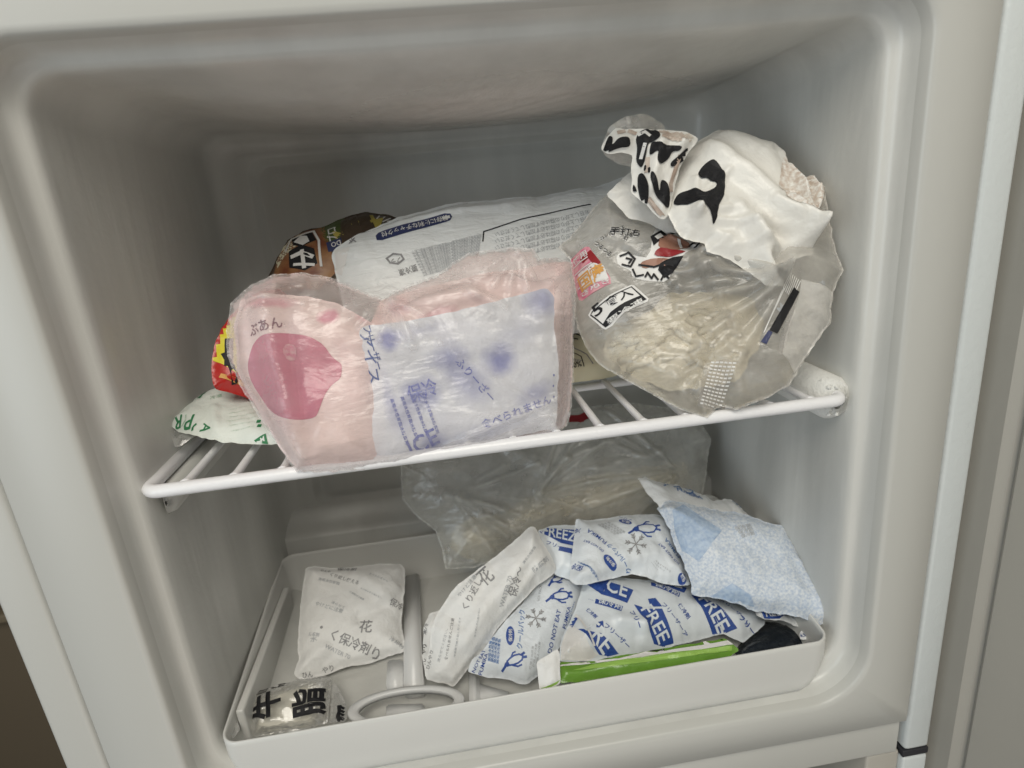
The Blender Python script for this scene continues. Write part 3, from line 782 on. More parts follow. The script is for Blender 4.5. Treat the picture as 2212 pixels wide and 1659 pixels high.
# --- frosted bag with pink packets and a blue-printed ice pack inside
C1 = dict(base=(.80, .58, .56))
def uvb(s, items):
    """soft printed ellipses: centre and two half-axis tips as photo points"""
    out = []
    for c, a, b, colr, soft, amt in items:
        c_ = s.uv(*c); a_ = s.uv(*a)-c_; b_ = s.uv(*b)-c_
        out.append((c_[0], c_[1], np.linalg.norm(a_), np.linalg.norm(b_), math.atan2(a_[1], a_[0]), colr, soft, amt))
    return out
s = Sheet([(640, 1015, 'y', .000), (800, 1005, 'y', .000), (620, 640, 'y', .036)])
PK = (.70, .19, .29)
m = blob_mat('pink_printed_pack', (.88, .69, .67), uvb(s, [
        ((590, 660), (640, 660), (585, 675), (.78, .34, .40), .4, .7), ((715, 690), (735, 680), (712, 705), (.72, .24, .34), .3, .8),
    ((790, 680), (810, 680), (790, 700), (.78, .45, .47), .3, .6)]), WR, base2=(.84, .66, .62))
s.make('pink_packet', [(640, 1012), (602, 962), (548, 870), (512, 800), (505, 700), (520, 650), (570, 632), (660, 640), (730, 655), (790, 690), (835, 720), (822, 1002), (730, 1013)], m,
       .012, .035, .0015, .05, .018, seed=31, pucker=0, creases=[((585, 690), (640, 985), .005, .012), ((700, 690), (790, 950), -.002, .01)])
s.poly_print(Z1((290, 790), (305, 735), (330, 690), (400, 645), (520, 630), (640, 645), (720, 690), (760, 750), (790, 780), (825, 800), (820, 880), (770, 920), (730, 980), (700, 1060), (680, 1105), (580, 1120), (480, 1100), (400, 1050), (330, 950), (290, 870)), 'rose', brush=2)
s.poly_print(Z1((520, 690), (570, 700), (575, 780), (530, 790), (500, 730)), 'pinkp', .0006, brush=1)
s.text('ぶあん', (556, 735), (626, 715), 'plum', 1.15); s.done({'rose': 'round_picture', 'pinkp': 'leaf_mark'})
tag(s.obj, 'pale pink packet with a large rose round print inside the left of the frosted bag', 'packet')
s = Sheet([(900, 990, 'y', .014), (1235, 900, 'y', .034), (1080, 580, 'y', .064)])
m = blob_mat('pink_plain_pack', (.88, .68, .655), uvb(s, [((945, 683), (980, 675), (945, 694), (.5, .16, .22), .4, .6), ((860, 665), (880, 665), (860, 690), (.76, .45, .46), .3, .6), ((1210, 580), (1232, 578), (1210, 600), (.86, .50, .48), .4, .7)]), WR, base2=(.82, .61, .58))
s.make('pink_packet', [(800, 1000), (800, 700), (822, 648), (900, 625), (985, 605), (1060, 588), (1130, 580), (1190, 568), (1232, 566), (1232, 620), (1238, 720), (1232, 880), (1222, 920), (1190, 935), (1000, 985)], m,
       .008, .028, .002, .05, .02, seed=33, pucker=0, creases=[((900, 655), (1020, 640), .003, .008), ((1020, 640), (1080, 672), .003, .006), ((1080, 672), (1180, 620), .002, .006)])
tag(s.obj, 'pale pink packet with no picture behind the blue printed ice pack in the frosted bag', 'packet')
s = Sheet([(812, 1000, 'y', -.001), (1200, 915, 'y', .016), (800, 710, 'y', .019)])
BL = (.09, .11, .40)
m = blob_mat('blurred_blue_pack', (.76, .77, .81), uvb(s, [
    ((838, 735), (858, 730), (838, 755), BL, .5, .75), ((1075, 778), (1105, 770), (1076, 808), BL, .45, .6), ((1078, 782), (1092, 778), (1079, 795), BL, .5, .5),
    ((1170, 650), (1200, 640), (1172, 680), BL, .6, .55), ((1155, 850), (1185, 835), (1158, 868), BL, .6, .45), ((985, 800), (1010, 790), (990, 860), BL, .6, .45),
    ((1030, 830), (1050, 820), (1040, 860), BL, .6, .35), ((910, 850), (945, 840), (915, 880), BL, .45, .6), ((960, 775), (1000, 765), (962, 790), BL, .7, .35),
    ((870, 900), (895, 895), (878, 930), BL, .7, .3), ((935, 955), (960, 945), (937, 972), BL, .6, .55), ((840, 860), (850, 858), (842, 900), BL, .7, .3),
    ((900, 718), (960, 705), (901, 730), BL, .8, .22), ((1120, 720), (1150, 700), (1122, 745), BL, .9, .18), ((1050, 930), (1100, 915), (1052, 945), BL, .9, .25)]), FIB, rough=.5, base2=(.72, .73, .79))
s.make('ice_pack', [(776, 712), (786, 704), (830, 700), (900, 690), (985, 672), (1080, 648), (1180, 622), (1196, 640), (1198, 700), (1206, 790), (1204, 900), (1196, 925), (1060, 955), (940, 985), (812, 1004), (806, 990), (800, 900), (788, 800)], m,
       .004, .006, .0011, .03, .016, seed=35)
s.text('フリーザー', (784, 706), (812, 800), 'blue', 1.0); s.text('アイス', (778, 720), (800, 830), 'blue', .7)
s.text('保冷', (884, 868), (946, 846), 'veil', 1.2); s.text('ふりーざー', (980, 782), (1056, 868), 'veil', .9)
for k in range(4): s.text('高吸水性樹脂水防腐剤', (842+k*22, 862-k*5), (876+k*22, 960-k*8), 'veil', .8)
s.text('食べられません', (1040, 925), (1190, 868), 'veil', .9); s.text('・・・', (1186, 808), (1188, 860), 'veil', .9)
s.text('ICE', (890, 985), (950, 955), 'veil', 1.1)
s.done()
tag(s.obj, 'white ice pack with blurred blue print at the front of the frosted bag', 'ice pack')
s = Sheet([(640, 1015, 'y', -.005), (1230, 915, 'y', .011), (880, 640, 'y', .029)])
s.make('frosted_bag', [(640, 1019), (622, 995), (600, 962), (560, 900), (520, 838), (492, 770), (488, 715), (496, 655), (540, 618), (592, 592), (650, 588), (705, 598), (740, 610), (790, 630), (828, 643), (845, 630), (880, 618), (940, 595),
        (975, 570), (1010, 548), (1060, 540), (1105, 533), (1152, 537), (1166, 560), (1205, 556), (1238, 566), (1244, 620), (1240, 740), (1236, 880), (1224, 922), (1192, 938), (1090, 962), (980, 984), (850, 1008), (740, 1018), (690, 1022)],
       M['film_frost'], .013, .033, .0036, .045, .022, seed=41, step=.0012, soft=0, folds=[(845, 650, 20, 200, 8, 110, 14, .0016, .003), (1110, 545, 30, 170, 6, 110, 12, .0014, .0025), (1195, 900, 120, 230, 10, 330, 7, .0012, .0025), (540, 640, -20, 70, 10, 150, 7, .0014, .003)],
       creases=[((585, 650), (650, 1005), .005, .012), ((890, 755), (1180, 700), .0016, .006), ((1200, 640), (1190, 920), .002, .005), ((960, 965), (1195, 860), .0028, .004), ((1000, 970), (1200, 885), .002, .003), ((760, 610), (850, 690), -.004, .008),
                ((900, 655), (1020, 640), .002, .008), ((1010, 640), (1080, 672), .003, .005), ((820, 740), (890, 755), .0015, .004)])
tag(s.obj, 'frosted plastic bag holding pink packets and an ice pack at the shelf front', 'plastic bag')

# --- translucent noodle bag with white printed top, right of the shelf
s = Sheet([(1465, 878, 'y', .010), (1320, 470, 'y', .085), (1780, 690, 'y', .012)])
nood = s
s.make('noodle_block', Z2((230, 1140), (420, 1080), (560, 960), (760, 960), (960, 980), (1030, 1100), (1010, 1230), (900, 1390), (760, 1440), (560, 1450), (340, 1370), (230, 1270)), M['udon'], .012, .026, .0035, .014, .03, seed=51, pucker=0, jag=.001)
# single thick noodles on the block face
for k in range(16):
    r = np.random.RandomState(k+3); x0, y0 = 300+r.rand()*560, 1090+r.rand()*270; an = r.uniform(-.7, .5); pts = []
    for j in range(7):
        t = (j-3)*32; px, py = x0+t*math.cos(an)+14*math.sin(j+k), y0+t*math.sin(an)*.9+10*math.cos(j*1.3+k)
        px = min(max(px, 260), 980); py = min(max(py, 1060), 1400); u = s.uv(*Z2((px, py))[0]); h = s.bvh.ray_cast(Vector((u[0], u[1], .2)), Vector((0, 0, -1)))[0]
        if h: pts.append((u[0], u[1], h.z+.0005))
    if len(pts) > 3:
        bm = bmesh.new(); tube(bm, pts, .0021, 8); o = link('noodle', bm, M['udon']); o.parent = s.obj
tag(s.obj, 'block of frozen cream coloured noodles inside the hazy noodle bag', 'frozen noodles')
s = Sheet([(1465, 878, 'y', .004), (1320, 470, 'y', .072), (1780, 690, 'y', .004)])
body = Z2((0, 735), (90, 640), (165, 550), (240, 465), (300, 490), (380, 555), (520, 610), (650, 650), (900, 560), (1200, 500), (1340, 445), (1352, 560), (1380, 690), (1428, 850), (1378, 955), (1368, 1112), (1300, 1200), (1240, 1290), (1190, 1380), (1150, 1430), (1030, 1500), (890, 1548), (830, 1530),
          (790, 1540), (750, 1592), (700, 1580), (600, 1545), (470, 1470), (330, 1400), (200, 1320), (140, 1240), (90, 1130), (65, 1000), (62, 880), (60, 800))
s.make('noodle_bag', body, M['film_bag'], .018, .020, .0042, .045, .030, seed=53, step=.0012, soft=0, folds=[(*Z2((1090, 960))[0], 120, 215, 10, 260, 16, .0022, .0035), (*Z2((640, 800))[0], -20, 80, 20, 200, 7, .0018, .003), (*Z2((740, 1330))[0], 60, 250, 20, 110, 9, .0016, .0025)],
       creases=[(*Z2((620, 830), (1090, 950)), .004, .010), (*Z2((640, 1100), (1060, 960)), .003, .006), (*Z2((740, 1200), (1080, 980)), .0035, .006), (*Z2((850, 1290), (1100, 1000)), .003, .006), (*Z2((560, 960), (760, 880)), .003, .006),
                (*Z2((800, 1340), (1240, 1280)), .003, .008), (*Z2((330, 1330), (560, 1400)), .003, .007), (*Z2((560, 1400), (640, 1540)), .003, .005), (*Z2((860, 1400), (900, 1530)), .003, .006)])
# white-outlined badge
s.poly_print(Z2((152, 1098), (165, 1080), (250, 1030), (365, 975), (378, 980), (446, 1048), (440, 1062), (330, 1110), (270, 1165), (240, 1178), (225, 1172), (160, 1110)), 'whitep', .0003)
s.poly_print(Z2((162, 1102), (172, 1086), (255, 1038), (364, 985), (436, 1052), (325, 1102), (262, 1158), (238, 1170)), 'black', .0006)
s.poly_print(Z2((168, 1100), (178, 1090), (258, 1044), (362, 992), (404, 1034), (330, 1066), (262, 1106), (226, 1152)), 'whitep', .0009)
s.text('5', Z2((190, 1118))[0], Z2((232, 1096))[0], 'black', .72, lift=.0013); s.text('食入', Z2((246, 1086))[0], Z2((374, 1028))[0], 'black', .72, lift=.0013)
s.text('要冷凍', Z2((252, 1158))[0], Z2((424, 1062))[0], 'whitep', .42, lift=.001)
# pink and orange label at the left edge
s.poly_print(Z2((62, 798), (140, 770), (158, 775), (262, 940), (266, 972), (120, 1020), (104, 1010), (70, 880)), 'pinkp', .0003)
s.poly_print(Z2((100, 890), (180, 860), (230, 880), (255, 945), (130, 975)), 'whitep', .0006)
s.text('国産', Z2((118, 975))[0], Z2((245, 930))[0], 'orangep', 1.3, lift=.001); s.text('小麦', Z2((150, 925))[0], Z2((230, 900))[0], 'orangep', .8, lift=.001)
s.stroke(Z2((130, 830), (160, 812), (195, 860), (168, 880)), .004, 'darkred', .0006); s.text('使用', Z2((78, 838))[0], Z2((150, 812))[0], 'whitep', 1, lift=.0008)
for k in range(4): s.stroke(Z2((78+k*8, 850+k*36), (150+k*20, 826+k*34)), .0007, 'whitep', .0009)
s.text('さぬき', Z2((120, 1005))[0], Z2((262, 965))[0], 'whitep', .6, lift=.0009)
# small brush lettering
for str_, a, b, w in (('手打ち', (255, 735), (400, 745), .9), ('コシがあって', (215, 760), (330, 700), .8), ('つるつる', (180, 770), (255, 838), .9), ('うまい', (330, 770), (400, 720), .8)):
    s.text(str_, Z2(a)[0], Z2(b)[0], 'whitep', w*1.05, lift=.0004); s.text(str_, Z2((a[0]+3, a[1]-3))[0], Z2((b[0]+3, b[1]-3))[0], 'black', w, lift=.0008)
# plain brush-mark picture standing where the printed illustration is
s.poly_print(Z2((290, 830), (330, 808), (380, 835), (450, 850), (470, 700), (530, 600), (575, 610), (600, 700), (680, 760), (690, 800), (620, 830), (560, 900), (540, 970), (440, 960), (370, 940), (360, 900), (300, 880)), 'whitep', .0003, brush=1)
s.poly_print(Z2((530, 608), (570, 618), (580, 690), (560, 720), (535, 660)), 'black', .0006); s.poly_print(Z2((545, 625), (562, 640), (560, 690), (546, 660)), 'tan', .0009)
s.poly_print(Z2((455, 740), (510, 690), (540, 720), (500, 760), (470, 790)), 'black', .0006); s.poly_print(Z2((475, 740), (505, 712), (520, 730), (490, 755)), 'whitep', .0009)
s.poly_print(Z2((500, 740), (560, 700), (640, 760), (650, 800), (560, 820), (490, 800)), 'skin', .0006, brush=1)
s.poly_print(Z2((480, 815), (510, 795), (600, 820), (625, 830), (540, 850), (470, 840)), 'darkred', .0009, brush=1)
s.poly_print(Z2((585, 745), (600, 750), (608, 805), (596, 810)), 'whitep', .0010)
s.poly_print(Z2((400, 870), (470, 850), (560, 860), (600, 845), (560, 900), (480, 890), (420, 900)), 'skin', .0007, brush=1)
s.poly_print(Z2((500, 880), (560, 850), (610, 850), (560, 930), (520, 950), (490, 910)), 'black', .0009)
for pl in (((310, 835), (350, 820), (380, 850), (360, 885), (320, 875)), ((340, 845), (365, 852), (352, 868)), ((370, 900), (385, 935), (420, 930)), ((430, 940), (440, 920), (460, 950), (470, 930), (490, 958)), ((400, 880), (470, 895), (530, 880)), ((640, 790), (670, 760), (690, 780), (665, 800)), ((505, 960), (520, 930), (540, 955))):
    s.stroke(Z2(*pl), .0011, 'black', .0011)
for k in range(5): s.stroke(Z2((600+k*14, 640+k*12), (612+k*18, 700+k*8)), .0006, 'black', .0006)
# side seam with the black tab, embossed seal corner
s.poly_print(Z2((1136, 996), (1169, 1009), (1062, 1212), (1022, 1196)), 'black', .0012)
s.poly_print(Z2((1020, 1194), (1040, 1204), (1010, 1262), (982, 1250)), 'navy', .0006)
s.text('M', Z2((1080, 1118))[0], Z2((1098, 1090))[0], 'grey2', .9, lift=.001)
for k in range(8): s.stroke(Z2((1096+k*11, 930+k*4), (1072+k*9, 1020+k*3)), .0004, 'hatch', .0006)
for k in range(3): s.stroke(Z2((1085-k*8, 1010+k*8), (1005-k*4, 1190+k*8)), .0004, 'hatch', .0006)
s.poly_print(Z2((712, 1352), (846, 1338), (838, 1420), (776, 1562), (690, 1542)), 'film_frost', .0005)
for i in range(6):
    for j in range(13):
        x = 735-j*1.0+i*20+j*-2.5+12; y = 1350+j*15+i*2
        s.stroke(Z2((x, y), (x+9, y+1)), .0008, 'hatch', .0010)
s.poly_print(Z2((1178, 950), (1372, 962), (1362, 1108), (1238, 1286), (1180, 1370), (1088, 1305), (1110, 1200), (1172, 1012)), 'film_milky', .0006)
s.text('冷凍', Z2((1250, 990))[0], Z2((1320, 960))[0], 'grey2', 1)
s.stroke(Z2((1150, 1020), (1080, 1300)), .003, 'film_frost', .0006)
s.done({'hatch': 'embossed_seal', 'navy': 'grey_tab', 'skin': 'rust_picture', 'film_frost': 'seal_patch', 'film_milky': 'milky_side_panel', 'tan': 'tan_picture', 'darkred': 'red_picture', 'black': 'black_print', 'whitep': 'white_badge'})
bagobj = s.obj
tag(s.obj, 'hazy see-through noodle bag with a black and white badge leaning on the right wall', 'food bag')
# white printed top of the same bag: flap, neck and cap are parts of it
def bagpart(name, pl, outline, m, **k):
    q = Sheet(pl); q.make(name, outline, m, parent=bagobj, **k); return q
q = bagpart('clear_tip', [(1320, 260, 'y', .045), (1430, 260, 'y', .045), (1370, 360, 'y', .052)], Z2((215, 240), (250, 130), (320, 80), (405, 58), (470, 75), (540, 130), (520, 200), (420, 300), (370, 330), (300, 315), (245, 285)),
            M['film_bag'], front=.006, back=.006, crump=.0014, lam=.02, width=.012, seed=61)
q = bagpart('folded_flap', [(1320, 440, 'y', .055), (1430, 490, 'y', .045), (1370, 380, 'y', .060)], Z2((240, 465), (300, 410), (370, 345), (480, 380), (600, 520), (600, 660), (540, 660), (500, 640), (440, 612), (350, 588), (295, 520)),
            M['wrap'], front=.002, back=.003, crump=.003, lam=.03, width=.01, seed=63)
q = bagpart('white_wrap', [(1500, 460, 'y', .030), (1750, 470, 'y', .030), (1620, 600, 'y', .006)],
            Z2((540, 560), (548, 480), (570, 400), (600, 300), (645, 240), (720, 182), (800, 145), (870, 150), (960, 165), (1075, 205), (1110, 260), (1140, 300), (1165, 382), (1210, 385), (1262, 402), (1275, 430), (1330, 440), (1335, 540), (1300, 600), (1285, 690), (1270, 772), (1180, 795), (1072, 818), (1100, 880), (1165, 950), (1100, 928), (1040, 918), (950, 850), (860, 800), (740, 755), (735, 715), (640, 690), (580, 640)),
            M['wrap'], soft=0, folds=[(*Z2((1250, 740))[0], 170, 290, 8, 170, 12, .0022, .0035), (*Z2((640, 620))[0], -90, 30, 8, 120, 8, .002, .003)], front=.011, back=.010, crump=.0045, lam=.05, width=.02, seed=65, step=.0014, pucker=.0005,
            creases=[(*Z2((700, 260), (1240, 740)), .008, .012), (*Z2((970, 700), (1110, 930)), .007, .012), (*Z2((1000, 690), (1250, 760)), -.005, .010), (*Z2((1100, 260), (1230, 720)), .004, .008), (*Z2((1170, 400), (1260, 700)), -.003, .005),
                     (*Z2((1210, 400), (1290, 680)), .004, .005), (*Z2((1280, 430), (1230, 700)), .003, .005), (*Z2((860, 590), (960, 720)), .004, .008)])
q.poly_print(Z2((655, 445), (672, 400), (705, 368), (728, 362), (745, 378), (770, 410), (789, 470), (786, 520), (770, 560), (750, 595), (755, 625), (747, 668), (722, 632), (710, 615), (640, 580), (570, 545), (566, 520), (585, 485), (640, 490), (660, 512), (695, 527), (725, 520), (742, 495), (735, 470), (705, 455)), 'black', .0007, brush=2)
q.poly_print(Z2((1075, 330), (1130, 330), (1160, 400), (1215, 400), (1262, 420), (1280, 450), (1325, 460), (1320, 540), (1290, 620), (1262, 690), (1225, 700), (1150, 640), (1060, 600), (1050, 520)), 'speck', .00025, brush=2)
for pl in (((1180, 470), (1200, 560), (1225, 690)), ((1255, 430), (1225, 560), (1235, 690)), ((1300, 470), (1270, 580), (1250, 680)), ((1120, 520), (1140, 600), (1110, 620))): q.stroke(Z2(*pl), .0009, 'tan', .0005)
q.done({'speck': 'speckled_patch', 'black': 'brush_stroke'})
q = bagpart('twisted_neck', [(1340, 330, 'y', .040), (1480, 300, 'y', .034), (1430, 440, 'y', .030)],
            Z2((208, 240), (240, 180), (285, 128), (320, 140), (440, 140), (560, 142), (640, 148), (705, 185), (690, 215), (650, 260), (610, 330), (590, 400), (575, 480), (555, 560), (530, 600), (505, 595), (440, 520), (385, 480), (362, 450), (370, 390), (362, 320), (372, 268), (300, 258), (240, 268)),
            M['wrap'], front=.007, back=.008, crump=.003, lam=.022, width=.016, seed=67,
            creases=[(*Z2((380, 160), (400, 480)), -.003, .005), (*Z2((520, 160), (440, 500)), .003, .005), (*Z2((640, 180), (520, 560)), .003, .004)])
for pl, key in ((((216, 262), (250, 170), (272, 185), (262, 235), (300, 190), (352, 190), (358, 238), (300, 240), (240, 264)), 'black'),
                (((380, 195), (418, 142), (500, 142), (505, 190), (470, 215), (440, 225), (430, 300), (412, 345), (385, 305), (392, 240)), 'black'),
                (((445, 290), (455, 215), (500, 220), (520, 235), (612, 238), (600, 262), (560, 265), (545, 300), (500, 335), (482, 310), (490, 262)), 'black'),
                (((648, 232), (640, 290), (600, 320), (558, 342), (552, 318), (600, 280)), 'black'), (((362, 420), (380, 418), (394, 460), (385, 502), (366, 490)), 'black'),
                (((395, 370), (420, 362), (440, 420), (446, 500), (440, 528), (410, 500), (394, 440)), 'black'), (((455, 360), (485, 400), (500, 470), (505, 400), (540, 410), (560, 480), (552, 542), (520, 530), (470, 470), (448, 400)), 'black'),
                (((424, 330), (434, 330), (432, 358), (422, 356)), 'black'), (((440, 345), (452, 342), (450, 372), (440, 372)), 'black')):
    q.poly_print(Z2(*pl), key, .0007, brush=2)
for pl in (((400, 175), (430, 160), (450, 180)), ((425, 230), (410, 290))): q.stroke(Z2(*pl), .0018, 'whitep', .0008)
for pl in (((510, 150), (560, 175), (600, 160), (630, 190)), ((520, 185), (560, 195), (600, 205)), ((590, 320), (560, 420), (572, 520)), ((600, 290), (580, 360)), ((450, 500), (500, 560), (530, 590)), ((440, 300), (436, 360)), ((300, 160), (340, 150), (380, 165)), ((640, 165), (690, 185), (660, 220))):
    q.stroke(Z2(*pl), .0022, 'brown', .0005)
for k in range(12): q.stroke(Z2((520+k*12, 150+(k*29) % 50), (532+k*12, 165+(k*29) % 50)), .002, 'tan', .0004)
q.text('11', Z2((285, 155))[0], Z2((318, 145))[0], 'black', 1)
q.done({'black': 'brush_lettering', 'brown': 'brown_pattern', 'tan': 'tan_pattern', 'whitep': 'white_gap'})

# ================================================================== inside the tray
def icons_penguin(s, c, sc, ang, key='blue', w=.0011):
    """little line-drawn bird lying on its side"""
    def T(x, y): a = math.radians(ang); return (c[0]+sc*(x*math.cos(a)-y*math.sin(a)), c[1]+sc*(x*math.sin(a)+y*math.cos(a)))
    s.stroke([T(-1, -.35), (T(-.5, -.5)), T(.1, -.55), T(.7, -.4), T(1, 0), T(.7, .4), T(.1, .5), T(-.5, .4), T(-1, .2)], w, key, closed=True)
    s.poly_print([T(-1.6, -.05), T(-1.3, -.3), T(-1, -.35), T(-.9, .2), T(-1.2, .3), T(-1.45, .15)], key)
    s.stroke([T(-1.5, .1), T(-2.0, .35)], w*1.4, key)
    s.stroke([T(-.6, .4), T(-.1, .85), T(.35, .9)], w, key); s.stroke([T(-.4, -.5), T(.1, -.9), T(.4, -.9)], w, key)
    s.stroke([T(1, -.2), T(1.3, -.25)], w*1.5, key); s.stroke([T(1, .2), T(1.3, .3)], w*1.5, key)
def icons_flake(s, c, r_, key='grey', w=.0007):
    for k in range(3):
        a = math.radians(60*k+12); d = (math.cos(a), math.sin(a))
        s.stroke([(c[0]-d[0]*r_, c[1]-d[1]*r_), (c[0]+d[0]*r_, c[1]+d[1]*r_)], w, key)
        for sg in (-1, 1):
            for f in (.55, .8):
                p = (c[0]+sg*d[0]*r_*f, c[1]+sg*d[1]*r_*f)
                for t in (.6, -.6):
                    a2 = math.atan2(sg*d[1], sg*d[0])+t; s.stroke([p, (p[0]+math.cos(a2)*r_*.3, p[1]+math.sin(a2)*r_*.3)], w, key)
def oval_badge(s, a, b, txt, key='blue', hw=9):
    d = np.array(b, float)-np.array(a, float); L_ = np.hypot(*d); d /= L_; n_ = np.array((-d[1], d[0])); c = (np.array(a)+np.array(b))/2
    s.poly_print([tuple(c+d*math.cos(t)*L_*.5+n_*math.sin(t)*hw) for t in np.linspace(0, 2*math.pi, 17)[:-1]], key)
    s.text(txt, tuple(c-d*L_*.32+n_*hw*.42), tuple(c+d*L_*.32+n_*hw*.42), 'whitep', 1, lift=.0008)

# --- clear bag of frozen noodles at the back
s = Sheet([(960, 1190, 'y', 0.1364), (1500, 1030, 'y', 0.1542), (1200, 960, 'y', 0.1698)])
s.make('frozen_noodles', Z4((210, 560), (230, 470), (300, 420), (480, 400), (560, 330), (700, 260), (860, 215), (1000, 200), (1150, 170), (1350, 150), (1380, 230), (1300, 330), (1200, 390), (1050, 420), (800, 470), (640, 480), (560, 520), (420, 640), (300, 620)), M['udon'], .012, .012, .003, .014, .03, seed=71, pucker=0, jag=.001)
for k in range(14):
    r = np.random.RandomState(k+50); x0, y0 = 280+r.rand()*980, 0; y0 = 520-(x0-230)*.28+r.uniform(-50, 50); an = r.uniform(-.7, .2); pts = []
    for j in range(7):
        t = (j-3)*34; u = s.uv(*Z4((x0+t*math.cos(an)+10*math.sin(j+k), y0+t*math.sin(an)+12*math.cos(j*1.3+k)))[0]); h = s.bvh.ray_cast(Vector((u[0], u[1], .2)), Vector((0, 0, -1)))[0]
        if h: pts.append((u[0], u[1], h.z+.0005))
    if len(pts) > 3:
        bm = bmesh.new(); tube(bm, pts, .0021, 8); o = link('noodle', bm, M['udon']); o.parent = s.obj
tag(s.obj, 'cream frozen noodles in the clear bag behind the ice packs', 'frozen noodles')
s = Sheet([(960, 1190, 'y', 0.1176), (1500, 1030, 'y', 0.1343), (1200, 960, 'y', 0.1489)])
s.make('clear_bag', Z4((-30, 150), (60, 90), (300, 20), (600, -60), (850, -120), (1100, -140), (1300, -110), (1440, -20), (1475, 40), (1450, 200), (1430, 330), (1300, 420), (1050, 440), (700, 520), (600, 560), (420, 620), (330, 660), (190, 665), (170, 560), (140, 480), (60, 420), (-20, 330)),
       M['film_clear'], .012, .015, .0036, .045, .03, seed=73, step=.0013, soft=0, folds=[(*Z4((230, 300))[0], -30, 60, 10, 190, 9, .002, .003), (*Z4((1300, 200))[0], 130, 230, 20, 260, 9, .0022, .0035), (*Z4((620, 300))[0], -70, 20, 5, 200, 7, .002, .003)],
       creases=[(*Z4((630, 270), (760, 130)), .004, .005), (*Z4((760, 130), (1000, 30)), .004, .006), (*Z4((200, 300), (460, 360)), .004, .006), (*Z4((300, 420), (470, 380)), .003, .005), (*Z4((190, 650), (330, 640)), .003, .005), (*Z4((900, 180), (1200, 100)), .004, .007), (*Z4((400, 20), (700, 200)), .003, .01)])
s.stroke([(1232, 905), (1250, 905), (1270, 895), (1300, 872)], .006, 'darkred', .0006); s.stroke([(1225, 890), (1240, 878)], .004, 'darkred', .0006)
s.done()
tag(s.obj, 'wrinkled clear plastic bag of noodles standing at the back of the tray', 'plastic bag')

# --- back right: pale pack, upper
s = Sheet([(1400, 1050, 'y', 0.1020), (1610, 1110, 'y', 0.1020), (1440, 1110, 'y', 0.0811)])
s.make('ice_pack', Z4((1118, 228), (1150, 222), (1180, 232), (1230, 250), (1300, 252), (1370, 280), (1430, 312), (1490, 332), (1540, 322), (1575, 332), (1640, 395), (1720, 430), (1800, 560), (1700, 640), (1400, 560), (1250, 400), (1190, 320), (1150, 270)),
       M['pack_white'], .004, .005, .0022, .03, .012, seed=75, jag=.0007)
s.text('アイス', Z4((1230, 270))[0], Z4((1400, 330))[0], 'blue2', 1.1); s.text('FUMIKA', Z4((1300, 300))[0], Z4((1420, 345))[0], 'blue2', .9); s.text('保冷', Z4((1570, 350))[0], Z4((1640, 390))[0], 'blue2', 1)
s.done()
tag(s.obj, 'pale ice pack with a frayed pointed tip rearmost in the right corner pile', 'ice pack')
# --- small pack with navy blocks
s = Sheet([(1160, 1150, 'y', 0.0916), (1240, 1150, 'y', 0.0916), (1200, 1240, 'y', 0.0707)])
s.make('ice_pack', Z4((632, 480), (700, 455), (760, 450), (850, 452), (900, 520), (900, 700), (800, 720), (715, 690), (690, 600), (650, 520)), M['pack_smooth'], .004, .005, .0008, .02, .01, seed=77)
s.poly_print(Z4((636, 486), (655, 462), (820, 478), (820, 560), (740, 545), (690, 515)), 'blue'); s.text('FREEZ', Z4((655, 505))[0], Z4((812, 540))[0], 'pack_smooth', 1.2, lift=.0008)
s.poly_print(Z4((735, 560), (815, 575), (812, 600), (730, 580)), 'blue'); s.text('フリーザー', Z4((672, 545))[0], Z4((800, 600))[0], 'blue', .7)
s.poly_print(Z4((690, 700), (715, 690), (735, 735), (705, 745)), 'blue')
s.done()
tag(s.obj, 'ice pack with blue blocks peeking out between the tall grey pack and one-penguin pack', 'ice pack')

